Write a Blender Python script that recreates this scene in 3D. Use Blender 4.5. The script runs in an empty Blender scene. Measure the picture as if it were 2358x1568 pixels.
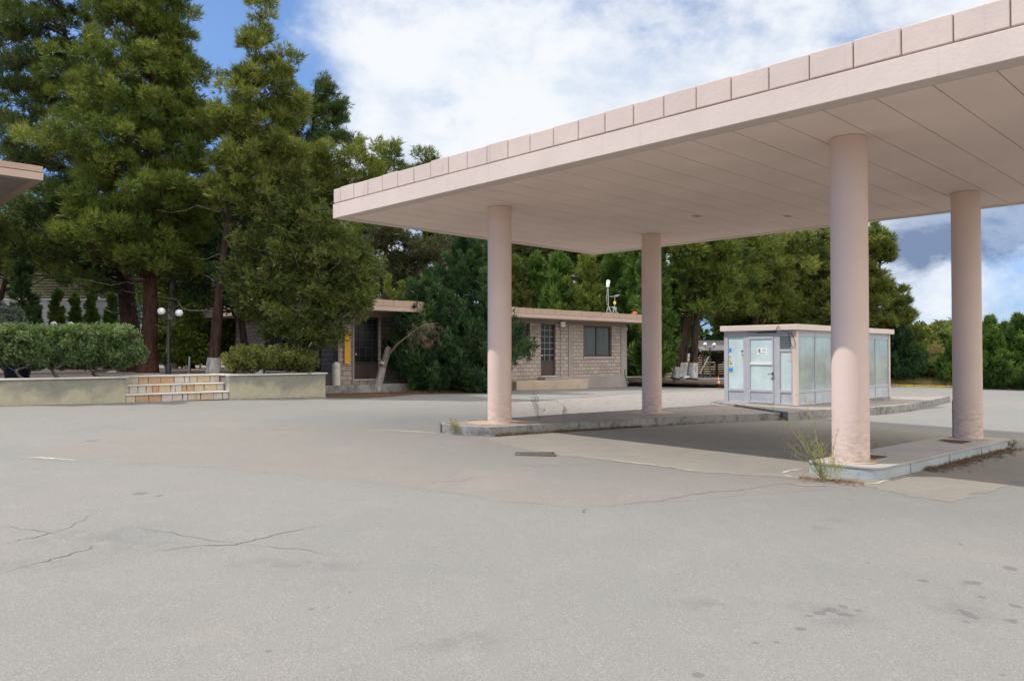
import bpy, bmesh, math, random
import numpy as np
from mathutils import Vector, Matrix

R = math.radians
S = bpy.context.scene
C = S.collection

# ------------------------------------------------------------------ camera
F, CX, CY, W0 = 1792.0, 1179.0, 784.0, 2358.0      # focal length and centre in pixels of a 2358 px wide view
PITCH, CAMZ = R(1.02), 1.6
cam = bpy.data.cameras.new('camera')
cam.sensor_width = 36.0
cam.lens = 36.0 * F / W0
cam.clip_start, cam.clip_end = 0.05, 5000
camo = bpy.data.objects.new('camera', cam)
camo.location = (0, 0, CAMZ)
camo.rotation_euler = (R(90) + PITCH, 0, 0)
C.objects.link(camo)
S.camera = camo

# ------------------------------------------------------------------ light
SUN_AZ, SUN_EL = 267.0, 55.0
sd = bpy.data.lights.new('sun', 'SUN')
sd.energy = 2.95
sd.angle = R(0.53)
sd.color = (1.0, 0.95, 0.87)
so = bpy.data.objects.new('sun', sd)
dirs = Vector((math.sin(R(SUN_AZ)) * math.cos(R(SUN_EL)), math.cos(R(SUN_AZ)) * math.cos(R(SUN_EL)), math.sin(R(SUN_EL))))
so.rotation_euler = dirs.to_track_quat('Z', 'Y').to_euler()
so.location = (-30, 0, 40)
C.objects.link(so)

S.view_settings.view_transform = 'Standard'
S.view_settings.look = 'None'
S.view_settings.gamma = 1.0
S.view_settings.exposure = 0.55
S.view_settings.use_curve_mapping = False
try:
    S.cycles.max_bounces = 6
    S.cycles.transparent_max_bounces = 4
    S.cycles.use_denoising = True
    S.cycles.sample_clamp_indirect = 4.0
except Exception:
    pass

# ------------------------------------------------------------------ node helpers
class NT:
    def __init__(s, tree):
        s.t = tree; s.n = tree.nodes; s.l = tree.links
    def node(s, typ, **kw):
        nd = s.n.new(typ)
        for k, v in kw.items():
            if k.startswith('i_'):
                key = k[2:]
                key = int(key) if key.isdigit() else key.replace('_', ' ')
                s.put(nd.inputs[key], v)
            else:
                setattr(nd, k, v)
        return nd
    def put(s, sock, v):
        if hasattr(v, 'links'):
            s.l.new(v, sock)
        else:
            if sock.type == 'RGBA' and not hasattr(v, '__len__'):
                v = (v, v, v, 1)
            elif sock.type == 'RGBA' and len(v) == 3:
                v = (*v, 1)
            sock.default_value = v
    def math(s, op, a, b=0.0, c=0.0, clamp=False):
        m = s.n.new('ShaderNodeMath'); m.operation = op; m.use_clamp = clamp
        s.put(m.inputs[0], a); s.put(m.inputs[1], b); s.put(m.inputs[2], c)
        return m.outputs[0]
    def ramp(s, fac, stops, interp='LINEAR'):
        r = s.n.new('ShaderNodeValToRGB'); s.put(r.inputs[0], fac)
        r.color_ramp.interpolation = interp
        e = r.color_ramp.elements
        while len(e) < len(stops): e.new(0.5)
        for k, (p, c) in enumerate(stops):
            if not hasattr(c, '__len__'): c = (c, c, c)
            e[k].position = p; e[k].color = (*c[:3], 1)
        return r.outputs[0]
    def noise(s, vec, scale, detail=4, rough=0.5, dist=0.0):
        n = s.n.new('ShaderNodeTexNoise')
        if vec is not None: s.put(n.inputs['Vector'], vec)
        n.inputs['Scale'].default_value = scale; n.inputs['Detail'].default_value = detail
        n.inputs['Roughness'].default_value = rough; n.inputs['Distortion'].default_value = dist
        return n.outputs[0]
    def mix(s, fac, a, b, mode='MIX'):
        m = s.n.new('ShaderNodeMix'); m.data_type = 'RGBA'; m.blend_type = mode
        s.put(m.inputs[0], fac); s.put(m.inputs[6], a); s.put(m.inputs[7], b)
        return m.outputs[2]
    def sstep(s, x, a, b):
        m = s.n.new('ShaderNodeMapRange'); m.interpolation_type = 'SMOOTHSTEP'
        s.put(m.inputs[0], x); m.inputs[1].default_value = a; m.inputs[2].default_value = b
        return m.outputs[0]
    def scale(s, vec, xyz):
        m = s.n.new('ShaderNodeVectorMath'); m.operation = 'MULTIPLY'
        s.put(m.inputs[0], vec); m.inputs[1].default_value = xyz
        return m.outputs[0]

# ------------------------------------------------------------------ sky
world = bpy.data.worlds.new('World')
S.world = world
world.use_nodes = True
w = NT(world.node_tree)
w.n.clear()
wout = w.node('ShaderNodeOutputWorld')
sky = w.node('ShaderNodeTexSky', sky_type='NISHITA')
sky.sun_disc = False
sky.sun_elevation = R(SUN_EL); sky.sun_rotation = R(SUN_AZ)
sky.air_density = 1.1; sky.dust_density = 0.4; sky.ozone_density = 2.0
tc = w.node('ShaderNodeTexCoord')
dvec = tc.outputs['Generated']
sep = w.node('ShaderNodeSeparateXYZ'); w.put(sep.inputs[0], dvec)
dx, dy, dz = sep.outputs
tintc = w.ramp(dz, [(0.0, (0.40, 0.62, 1.2)), (0.12, (0.50, 0.76, 1.25)), (0.35, (0.92, 1.06, 1.28))])
skyc = w.mix(1.0, sky.outputs[0], tintc, 'MULTIPLY')
bsky = w.node('ShaderNodeBackground'); w.put(bsky.inputs[0], skyc); bsky.inputs[1].default_value = 0.085
n1 = w.noise(w.scale(dvec, (1.0, 1.0, 1.45)), 3.1, 11, 0.60, 0.12)
n2 = w.noise(w.scale(dvec, (1.0, 1.0, 1.5)), 8.0, 10, 0.66, 0.1)
cover = w.math('ADD', w.math('MULTIPLY', w.sstep(dx, -0.31, -0.16), 0.315), -0.145)
low = w.math('MULTIPLY', w.sstep(dz, 0.13, 0.02), -0.10)
dens = w.math('ADD', w.math('ADD', w.math('ADD', w.math('MULTIPLY', n1, 0.66), w.math('MULTIPLY', n2, 0.34)), cover), low)
fillcloud = w.math('MAXIMUM', w.sstep(dz, 0.50, 0.72), w.sstep(dy, 0.30, -0.05))  # unseen clouds overhead and behind the camera, added to fill the shade
dens = w.math('ADD', dens, w.math('MULTIPLY', fillcloud, 0.12))
dens = w.sstep(dens, 0.47, 0.70)
n3 = w.noise(w.scale(dvec, (1.0, 1.0, 1.8)), 5.5, 10, 0.62, 0.15)
wz = w.math('ADD', dz, w.math('MULTIPLY', w.math('SUBTRACT', n3, 0.5), 0.10))
grey = w.math('MULTIPLY', w.sstep(dx, 0.36, 0.47), w.math('MULTIPLY', w.sstep(wz, 0.085, 0.125), w.sstep(dz, 0.30, 0.20)))
shade = w.math('ADD', w.math('MULTIPLY', w.sstep(n3, 0.46, 0.72), 0.5), w.math('MULTIPLY', grey, 0.75), clamp=True)
dens = w.math('MAXIMUM', dens, w.math('MULTIPLY', grey, 0.9))
ccol = w.ramp(shade, [(0.0, (0.86, 0.89, 0.93)), (0.45, (0.64, 0.72, 0.84)), (1.0, (0.20, 0.27, 0.42))])
bcl = w.node('ShaderNodeBackground'); ccol = w.mix(fillcloud, ccol, (0.93, 0.90, 0.86)); w.put(bcl.inputs[0], ccol); w.put(bcl.inputs[1], w.math('ADD', 0.74, w.math('ADD', w.math('MULTIPLY', w.sstep(dz, 0.50, 0.72), 0.85), w.math('MULTIPLY', w.sstep(dy, 0.30, -0.05), 0.50))))  # the added out-of-view clouds are warmer and brighter, as fill light
mx = w.node('ShaderNodeMixShader')
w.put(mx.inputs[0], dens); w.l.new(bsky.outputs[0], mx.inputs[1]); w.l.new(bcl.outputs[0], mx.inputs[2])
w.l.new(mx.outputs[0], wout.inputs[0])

# ------------------------------------------------------------------ geometry of the place
YAW = math.atan2(0.697, 0.717)          # the site's building grid is turned by this angle
VX, VY = math.cos(YAW), math.sin(YAW)
def UV(v, u, z=0.0):                    # grid coordinates -> world
    return Vector((v * VX - u * VY, v * VY + u * VX, z))
def toUV(p):
    return (p[0] * VX + p[1] * VY, -p[0] * VY + p[1] * VX)
def gz(x, y):
    return -0.02 * min(max(x, -40), 60) - 0.00005 * min(max(y, 0), 50) ** 2
def ray(px, py):
    a, b = (px - CX) / F, (CY - py) / F
    return Vector((a, math.cos(PITCH) - b * math.sin(PITCH), math.sin(PITCH) + b * math.cos(PITCH)))
def AT(px, py, Y):                      # point of the view ray at depth Y
    d = ray(px, py)
    return Vector((0, 0, CAMZ)) + d * (Y / d.y)
def HZ(px, py, z):
    d = ray(px, py)
    return Vector((0, 0, CAMZ)) + d * ((z - CAMZ) / d.z)
def G(px, py, dz=0.0):                  # point of the ground
    z = 0.0
    for _ in range(30):
        p = HZ(px, py, z + dz); z = gz(p.x, p.y)
    return Vector((p.x, p.y, z + dz))
def ZAT(py, Y):
    return AT(CX, py, Y).z

# ------------------------------------------------------------------ objects
def tag(o, label=None, cat=None, group=None, kind=None):
    if label: o['label'] = label
    if cat: o['category'] = cat
    if group: o['group'] = group
    if kind: o['kind'] = kind
    return o
def thing(name, label, cat, loc=(0, 0, 0), rz=0.0, group=None):
    o = bpy.data.objects.new(name, None)
    o.empty_display_size = 0.3
    C.objects.link(o); o.location = loc; o.rotation_euler = (0, 0, rz)
    return tag(o, label, cat, group)

class MB:
    def __init__(s): s.v = []; s.f = []; s.sm = []
    def add(s, vs, fs, smooth=False):
        n = len(s.v); s.v += [tuple(p) for p in vs]
        for f in fs: s.f.append([n + i for i in f]); s.sm.append(smooth)
    def box(s, a, b, M=None):
        x0, y0, z0 = a; x1, y1, z1 = b
        vs = [(x0, y0, z0), (x1, y0, z0), (x1, y1, z0), (x0, y1, z0), (x0, y0, z1), (x1, y0, z1), (x1, y1, z1), (x0, y1, z1)]
        if M is not None: vs = [M @ Vector(p) for p in vs]
        s.add(vs, [(0, 3, 2, 1), (4, 5, 6, 7), (0, 1, 5, 4), (1, 2, 6, 5), (2, 3, 7, 6), (3, 0, 4, 7)])
    def prism(s, poly, z0, z1, M=None):       # poly counter-clockwise
        n = len(poly)
        f0 = (lambda p: z0) if not callable(z0) else z0
        f1 = (lambda p: z1) if not callable(z1) else z1
        vs = [(p[0], p[1], f0(p)) for p in poly] + [(p[0], p[1], f1(p)) for p in poly]
        if M is not None: vs = [M @ Vector(p) for p in vs]
        fs = [tuple(range(n - 1, -1, -1)), tuple(range(n, 2 * n))] + [(i, (i + 1) % n, n + (i + 1) % n, n + i) for i in range(n)]
        s.add(vs, fs)
    def tube(s, pts, rad, n=8, cap=True):
        pts = [Vector(p) for p in pts]
        if not hasattr(rad, '__len__'): rad = [rad] * len(pts)
        vs = []; up = Vector((0.31, 0.2, 0.93))
        prev = None
        for i, p in enumerate(pts):
            t = (pts[min(i + 1, len(pts) - 1)] - pts[max(i - 1, 0)]).normalized()
            a = t.cross(up if prev is None else prev.cross(t) if False else up)
            if a.length < 1e-3: a = t.cross(Vector((1, 0, 0)))
            a.normalize(); b = t.cross(a)
            for k in range(n):
                an = 2 * math.pi * k / n
                vs.append(p + (a * math.cos(an) + b * math.sin(an)) * rad[i])
        fs = []
        for i in range(len(pts) - 1):
            for k in range(n):
                fs.append((i * n + k, i * n + (k + 1) % n, (i + 1) * n + (k + 1) % n, (i + 1) * n + k))
        s.add(vs, fs, True)
        if cap:
            s.add(vs[:n], [tuple(range(n))]); s.add(vs[-n:], [tuple(range(n - 1, -1, -1))])
    def lathe(s, prof, n=24, c=(0, 0, 0), smooth=True):      # prof: (r, z)
        vs = []; fs = []
        for r, z in prof:
            for k in range(n):
                an = 2 * math.pi * k / n
                vs.append((c[0] + r * math.cos(an), c[1] + r * math.sin(an), c[2] + z))
        for i in range(len(prof) - 1):
            for k in range(n):
                fs.append((i * n + k, i * n + (k + 1) % n, (i + 1) * n + (k + 1) % n, (i + 1) * n + k))
        s.add(vs, fs, smooth)
        if prof[0][0] > 1e-4: s.add(vs[:n], [tuple(range(n - 1, -1, -1))])
        if prof[-1][0] > 1e-4: s.add(vs[-n:], [tuple(range(n))])
    def ball(s, c, r, n=20):
        m = n // 2
        s.lathe([(r * math.sin(math.pi * i / m) + (0.0001 if i in (0, m) else 0), -r * math.cos(math.pi * i / m)) for i in range(m + 1)], n, c)
    def build(s, name, m, parent=None, bevel=0.0, loc=None, attr=None):
        me = bpy.data.meshes.new(name)
        me.from_pydata(s.v, [], s.f)
        me.polygons.foreach_set('use_smooth', s.sm)
        if attr is not None:
            a = me.attributes.new('tint', 'FLOAT', 'FACE'); a.data.foreach_set('value', attr)
        me.update()
        o = bpy.data.objects.new(name, me)
        if m is not None: me.materials.append(m)
        C.objects.link(o)
        if parent is not None: o.parent = parent
        if loc is not None: o.location = loc
        if bevel > 0:
            b = o.modifiers.new('bevel', 'BEVEL'); b.width = bevel; b.segments = 2; b.limit_method = 'ANGLE'; b.angle_limit = R(40)
        return o

def sheet(name, poly, dz, m, kind='structure', label=None, step=2.0):
    """a flat sheet of that outline laid on the sloping ground"""
    bm = bmesh.new()
    bm.faces.new([bm.verts.new((p[0], p[1], 0)) for p in poly])
    ys = [p[1] for p in poly]
    y = max(min(ys), 0) + step
    while y < min(max(ys), 50.01):
        bmesh.ops.bisect_plane(bm, geom=bm.verts[:] + bm.edges[:] + bm.faces[:], plane_co=(0, y, 0), plane_no=(0, 1, 0)); y += step
    for px in (-40, 60):
        bmesh.ops.bisect_plane(bm, geom=bm.verts[:] + bm.edges[:] + bm.faces[:], plane_co=(px, 0, 0), plane_no=(1, 0, 0))
    for v in bm.verts: v.co.z = gz(v.co.x, v.co.y) + dz
    bmesh.ops.triangulate(bm, faces=bm.faces[:])
    bmesh.ops.recalc_face_normals(bm, faces=bm.faces[:])
    if sum(f.normal.z for f in bm.faces) < 0: bmesh.ops.reverse_faces(bm, faces=bm.faces[:])
    me = bpy.data.meshes.new(name); bm.to_mesh(me); bm.free()
    me.materials.append(m)
    o = bpy.data.objects.new(name, me); C.objects.link(o)
    return tag(o, label, None, None, kind)

# ------------------------------------------------------------------ materials
def newmat(name):
    m = bpy.data.materials.new(name); m.use_nodes = True
    t = NT(m.node_tree); t.n.clear()
    out = t.node('ShaderNodeOutputMaterial')
    b = t.node('ShaderNodeBsdfPrincipled')
    t.l.new(b.outputs[0], out.inputs[0])
    return m, t, b, out
def objco(t, which='Object'):
    return t.node('ShaderNodeTexCoord').outputs[which]
def geopos(t):
    return t.node('ShaderNodeNewGeometry').outputs['Position']
def bump(t, b, h, strength=0.3, dist=0.02):
    n = t.node('ShaderNodeBump'); n.inputs['Strength'].default_value = strength; n.inputs['Distance'].default_value = dist
    t.put(n.inputs['Height'], h); t.l.new(n.outputs[0], b.inputs['Normal'])
def basic(name, col, rough=0.6, var=0.12, vscale=6.0, spec=0.4, metal=0.0, bumps=0.0, bscale=60.0):
    m, t, b, o = newmat(name)
    co = objco(t)
    n = t.noise(co, vscale, 5, 0.6)
    c1 = tuple(c * (1 - var) for c in col); c2 = tuple(min(1, c * (1 + var)) for c in col)
    t.put(b.inputs['Base Color'], t.ramp(n, [(0.3, c1), (0.7, c2)]))
    b.inputs['Roughness'].default_value = rough
    b.inputs['Specular IOR Level'].default_value = spec
    b.inputs['Metallic'].default_value = metal
    if bumps: bump(t, b, t.noise(co, bscale, 3), bumps, 0.01)
    return m

def mat_pink(name, col, stain=0.5, pits=True):
    m, t, b, o = newmat(name)
    co = objco(t)
    n = t.noise(co, 0.9, 6, 0.6)
    base = t.ramp(n, [(0.3, tuple(c * 0.93 for c in col)), (0.7, tuple(c * 1.05 for c in col))])
    st = t.noise(t.scale(co, (1, 1, 0.5)), 2.3, 8, 0.7, 0.6)
    base = t.mix(t.math('MULTIPLY', t.sstep(st, 0.58, 0.75), stain), base, tuple(c * 0.55 for c in (col[0] * .9, col[1], col[2])))
    strk = t.noise(t.scale(co, (7, 7, 0.35)), 1.2, 6, 0.65)
    base = t.mix(t.math('MULTIPLY', t.sstep(strk, 0.56, 0.74), 0.22), base, tuple(c * 0.62 for c in col))
    fine = t.noise(co, 26, 5, 0.7)
    base = t.mix(t.math('MULTIPLY', t.sstep(fine, 0.6, 0.72), 0.35 if pits else 0.1), base, tuple(c * 0.6 for c in col))
    if 'column' in name:
        zz = t.node('ShaderNodeSeparateXYZ'); t.put(zz.inputs[0], co)
        foot = t.math('MULTIPLY', t.sstep(zz.outputs[2], 1.1, -0.1), t.sstep(t.noise(t.scale(co, (1, 1, 2.5)), 7, 7, 0.7), 0.42, 0.62))
        base = t.mix(t.math('MULTIPLY', foot, 0.7), base, (0.36, 0.29, 0.24))
        chip = t.sstep(t.noise(co, 11, 6, 0.75, 0.6), 0.66, 0.70)
        base = t.mix(t.math('MULTIPLY', chip, 0.45), base, (0.42, 0.36, 0.32))
    t.put(b.inputs['Base Color'], base)
    b.inputs['Roughness'].default_value = 0.75; b.inputs['Specular IOR Level'].default_value = 0.25
    bump(t, b, t.math('ADD', t.noise(co, 9, 6, 0.65), t.math('MULTIPLY', fine, 0.5)), 0.25 if pits else 0.08, 0.02)
    return m

SPOTS = [(322, 1136, 20, 3), (366, 1141, 10, 2.5), (212, 1015, 16, 2), (718, 1401, 6, 2.5), (807, 1363, 4, 2), (755, 1398, 4, 2), (618, 1499, 8, 3), (2240, 1342, 26, 5), (2125, 1337, 12, 2.5), (2262, 1375, 9, 2.5), (2325, 1308, 16, 5), (2232, 1414, 14, 10),
    (2222, 1430, 9, 4), (2325, 1428, 16, 5), (2340, 1395, 11, 5), (1940, 1396, 12, 5), (1912, 1404, 20, 5), (1885, 1410, 14, 4), (1945, 1414, 18, 4), (1975, 1404, 10, 3), (1862, 1417, 10, 3), (1845, 1447, 14, 4), (1790, 1478, 9, 3), (1606, 1553, 14, 6), (1740, 1480, 7, 3), (1555, 1358, 4, 2), (1698, 1300, 5, 2), (2000, 1296, 4, 2), (2214, 1253, 5, 2), (2305, 1553, 6, 3), (2182, 1154, 10, 2)]
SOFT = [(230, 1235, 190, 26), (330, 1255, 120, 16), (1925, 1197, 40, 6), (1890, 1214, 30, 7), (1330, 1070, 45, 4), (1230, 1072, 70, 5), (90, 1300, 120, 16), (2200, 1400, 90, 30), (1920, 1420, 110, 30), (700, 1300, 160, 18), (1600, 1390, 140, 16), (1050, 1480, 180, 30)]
def mat_asphalt(nm='asphalt', hue=(1, 1, 1)):
    m, t, b, o = newmat(nm)
    p = geopos(t)
    big = t.noise(p, 0.11, 5, 0.55, 0.6)
    mid = t.noise(p, 0.55, 6, 0.62, 0.5)
    fine = t.noise(p, 55, 3, 0.6)
    grit = t.noise(p, 160, 2, 0.5)
    c = t.ramp(big, [(0.33, (0.187, 0.177, 0.165)), (0.5, (0.176, 0.174, 0.167)), (0.66, (0.156, 0.162, 0.157))])
    c = t.mix(t.math('MULTIPLY', t.sstep(mid, 0.50, 0.66), 0.50), c, (0.155, 0.160, 0.153))
    mott = t.noise(p, 2.1, 7, 0.7, 0.4)
    c = t.mix(t.math('MULTIPLY', t.sstep(mott, 0.5, 0.68), 0.30), c, (0.150, 0.152, 0.146))
    c = t.mix(t.math('MULTIPLY', t.sstep(mott, 0.46, 0.30), 0.25), c, (0.235, 0.218, 0.198))
    c = t.mix(t.math('MULTIPLY', t.sstep(mid, 0.44, 0.30), 0.35), c, (0.235, 0.212, 0.188))
    c = t.mix(t.math('MULTIPLY', t.sstep(fine, 0.45, 0.70), 0.35), c, (0.28, 0.26, 0.235))
    c = t.mix(t.math('MULTIPLY', t.sstep(grit, 0.54, 0.70), 0.6), c, (0.095, 0.09, 0.085))
    c = t.mix(t.math('MULTIPLY', t.sstep(grit, 0.44, 0.30), 0.58), c, (0.37, 0.35, 0.32))
    # oil stains: a few patches with a shape of their own
    so_ = t.noise(p, 0.9, 7, 0.7, 1.2)
    c = t.mix(t.math('MULTIPLY', t.sstep(so_, 0.64, 0.74), 0.35), c, (0.13, 0.128, 0.125))
    # spots of old oil and soft dark patches at the places the lot has them
    def spots(lst, lo, hi, amp, nsc):
        nz = t.math('MULTIPLY', t.math('SUBTRACT', t.noise(p, nsc, 5, 0.65), 0.5), amp)
        acc = None
        for px_, py_, rx_, ry_ in lst:
            g_ = G(px_, py_); a_ = (G(px_ + rx_, py_) - g_).length; b_ = (G(px_, py_ - ry_) - g_).length
            v1 = t.node('ShaderNodeVectorMath', operation='SUBTRACT'); t.put(v1.inputs[0], p); v1.inputs[1].default_value = g_
            v2 = t.node('ShaderNodeVectorMath', operation='MULTIPLY'); t.put(v2.inputs[0], v1.outputs[0]); v2.inputs[1].default_value = (1 / a_, 1 / b_, 0)
            v3 = t.node('ShaderNodeVectorMath', operation='LENGTH'); t.put(v3.inputs[0], v2.outputs[0])
            acc = v3.outputs[1] if acc is None else t.math('MINIMUM', acc, v3.outputs[1])
        return t.sstep(t.math('ADD', acc, nz), hi, lo)
    c = t.mix(t.math('MULTIPLY', spots(SPOTS, 0.75, 1.05, 2.6, 14), 0.6), c, (0.095, 0.096, 0.098))
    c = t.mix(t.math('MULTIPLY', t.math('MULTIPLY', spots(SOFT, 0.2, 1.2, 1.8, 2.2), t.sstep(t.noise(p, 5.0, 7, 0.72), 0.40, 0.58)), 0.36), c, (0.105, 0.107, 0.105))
    c = t.mix(1.0, c, (*hue, 1), 'MULTIPLY')
    t.put(b.inputs['Base Color'], c)
    b.inputs['Roughness'].default_value = 0.9; b.inputs['Specular IOR Level'].default_value = 0.2
    bump(t, b, t.math('ADD', fine, t.math('MULTIPLY', grit, 1.0)), 0.5, 0.006)
    return m

def mat_ground(name, cols, scale=1.5, bmp=0.4):
    m, t, b, o = newmat(name)
    p = geopos(t)
    n = t.noise(p, scale, 8, 0.65, 0.3)
    f = t.noise(p, scale * 40, 4, 0.7)
    c = t.ramp(n, [(0.3, cols[0]), (0.5, cols[1]), (0.7, cols[2])])
    c = t.mix(t.math('MULTIPLY', t.sstep(f, 0.5, 0.7), 0.5), c, tuple(x * 0.55 for x in cols[1]))
    c = t.mix(t.math('MULTIPLY', t.sstep(f, 0.45, 0.3), 0.3), c, tuple(min(1, x * 1.5) for x in cols[1]))
    t.put(b.inputs['Base Color'], c); b.inputs['Roughness'].default_value = 0.95
    b.inputs['Specular IOR Level'].default_value = 0.1
    bump(t, b, f, bmp, 0.02)
    return m

def mat_concrete(name, col, stain=(0.09, 0.09, 0.08), amt=0.7, scale=2.0, lo=0.5, hi=0.7):
    m, t, b, o = newmat(name)
    p = geopos(t)
    n = t.noise(p, scale, 8, 0.68, 0.7)
    f = t.noise(p, 40, 4, 0.7)
    c = t.ramp(t.noise(p, 0.8, 4), [(0.3, tuple(x * 0.86 for x in col)), (0.7, tuple(x * 1.1 for x in col))])
    c = t.mix(t.math('MULTIPLY', t.sstep(n, lo, hi), amt), c, stain)
    c = t.mix(t.math('MULTIPLY', t.sstep(f, 0.55, 0.7), 0.35), c, tuple(x * 0.5 for x in col))
    t.put(b.inputs['Base Color'], c); b.inputs['Roughness'].default_value = 0.9; b.inputs['Specular IOR Level'].default_value = 0.2
    bump(t, b, t.math('ADD', n, f), 0.35, 0.015)
    return m

def mat_leaf(name, cols, transl=0.3, rough=0.55):
    m, t, b, o = newmat(name)
    a = t.node('ShaderNodeAttribute', attribute_name='tint')
    k = len(cols)
    c = t.ramp(a.outputs['Fac'], [(i / (k - 1), cols[i]) for i in range(k)])
    t.put(b.inputs['Base Color'], c)
    b.inputs['Roughness'].default_value = rough; b.inputs['Specular IOR Level'].default_value = 0.3
    tr = t.node('ShaderNodeBsdfTranslucent'); t.put(tr.inputs[0], t.mix(1.0, c, (1.0, 1.0, 0.45, 1), 'MULTIPLY'))
    mxs = t.node('ShaderNodeMixShader'); mxs.inputs[0].default_value = transl
    t.l.new(b.outputs[0], mxs.inputs[1]); t.l.new(tr.outputs[0], mxs.inputs[2]); t.l.new(mxs.outputs[0], o.inputs[0])
    return m

def mat_bark(name, c1, c2):
    m, t, b, o = newmat(name)
    co = objco(t)
    n = t.noise(t.scale(co, (1, 1, 0.22)), 9, 7, 0.7, 0.5)
    t.put(b.inputs['Base Color'], t.ramp(n, [(0.35, c1), (0.65, c2)]))
    b.inputs['Roughness'].default_value = 0.95; b.inputs['Specular IOR Level'].default_value = 0.1
    bump(t, b, n, 0.9, 0.06)
    return m

def mat_block(name):
    m, t, b, o = newmat(name)
    co = objco(t)
    sp = t.node('ShaderNodeSeparateXYZ'); t.put(sp.inputs[0], co)
    cb = t.node('ShaderNodeCombineXYZ')
    t.put(cb.inputs[0], t.math('ADD', sp.outputs[0], sp.outputs[1])); t.put(cb.inputs[1], sp.outputs[2])
    br = t.node('ShaderNodeTexBrick', offset=0.5)
    t.put(br.inputs['Vector'], cb.outputs[0])
    br.inputs['Scale'].default_value = 1.0
    br.inputs['Brick Width'].default_value = 0.39; br.inputs['Row Height'].default_value = 0.187
    br.inputs['Mortar Size'].default_value = 0.011; br.inputs['Mortar Smooth'].default_value = 0.2; br.inputs['Bias'].default_value = 0.0
    br.inputs['Color1'].default_value = (0.42, 0.355, 0.31, 1); br.inputs['Color2'].default_value = (0.315, 0.265, 0.24, 1)
    br.inputs['Mortar'].default_value = (0.085, 0.07, 0.06, 1)
    n = t.noise(co, 14, 5, 0.7)
    c = t.mix(t.math('MULTIPLY', t.sstep(n, 0.45, 0.7), 0.4), br.outputs[0], (0.25, 0.21, 0.19))
    t.put(b.inputs['Base Color'], c); b.inputs['Roughness'].default_value = 0.9; b.inputs['Specular IOR Level'].default_value = 0.15
    bump(t, b, t.math('SUBTRACT', t.math('MULTIPLY', n, 0.5), br.outputs[1]), 0.6, 0.012)
    return m

def mat_tint(name, cols, rough=0.7, nsc=12.0):
    m, t, b, o = newmat(name)
    a = t.node('ShaderNodeAttribute', attribute_name='tint')
    co = objco(t)
    k = len(cols)
    c = t.ramp(a.outputs['Fac'], [(i / (k - 1), cols[i]) for i in range(k)], 'CONSTANT')
    n = t.noise(co, nsc, 6, 0.65, 0.5)
    c = t.mix(t.math('MULTIPLY', t.sstep(n, 0.48, 0.68), 0.45), c, t.mix(1.0, c, (0.62, 0.50, 0.36, 1), 'MULTIPLY'))
    t.put(b.inputs['Base Color'], c); b.inputs['Roughness'].default_value = rough
    bump(t, b, n, 0.4, 0.02)
    return m

M = {}
M['pink'] = mat_pink('pink_paint', (0.60, 0.50, 0.445), 0.25)
M['pink_tile'] = mat_pink('pink_tile_paint', (0.57, 0.465, 0.41), 0.65)
M['pink_col'] = mat_pink('pink_column_paint', (0.65, 0.50, 0.43), 0.14, False)
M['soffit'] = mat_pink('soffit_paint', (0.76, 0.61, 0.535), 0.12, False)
M['groove'] = basic('groove_paint', (0.42, 0.33, 0.29), 0.9)
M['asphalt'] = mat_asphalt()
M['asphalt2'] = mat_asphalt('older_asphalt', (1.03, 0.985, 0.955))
M['pad'] = mat_ground('worn_concrete', [(0.258, 0.236, 0.200), (0.235, 0.218, 0.188), (0.208, 0.197, 0.175)], 1.3, 0.5)
M['gravel'] = mat_ground('pale_gravel', [(0.31, 0.285, 0.265), (0.265, 0.245, 0.232), (0.18, 0.165, 0.158)], 5.0, 0.9)
M['soil'] = mat_ground('dry_soil', [(0.20, 0.15, 0.085), (0.16, 0.12, 0.07), (0.11, 0.085, 0.055)], 0.8)
M['litter'] = mat_ground('needle_litter_soil', [(0.15, 0.085, 0.05), (0.12, 0.075, 0.05), (0.09, 0.065, 0.05)], 2.0)
M['terrace'] = mat_ground('terrace_paving', [(0.25, 0.20, 0.175), (0.21, 0.17, 0.155), (0.165, 0.14, 0.13)], 1.1, 0.3)
M['kerb'] = mat_concrete('mossy_concrete', (0.29, 0.285, 0.27), (0.095, 0.095, 0.086), 0.8, 3.2, 0.44, 0.66)
M['islandtop'] = mat_concrete('island_screed', (0.27, 0.235, 0.205), (0.14, 0.12, 0.105), 0.5, 1.4)
M['islandbeige'] = mat_concrete('beige_screed', (0.42, 0.34, 0.26), (0.25, 0.2, 0.15), 0.4, 2.0)
M['marble'] = mat_concrete('grey_marble', (0.38, 0.42, 0.43), (0.22, 0.25, 0.27), 0.5, 3.0)
M['marbletop'] = mat_concrete('marble_top', (0.40, 0.38, 0.35), (0.30, 0.28, 0.26), 0.4, 2.0)
M['plaster'] = mat_concrete('stained_yellow_plaster', (0.40, 0.38, 0.285), (0.155, 0.16, 0.14), 0.95, 0.8, 0.41, 0.60)
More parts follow.
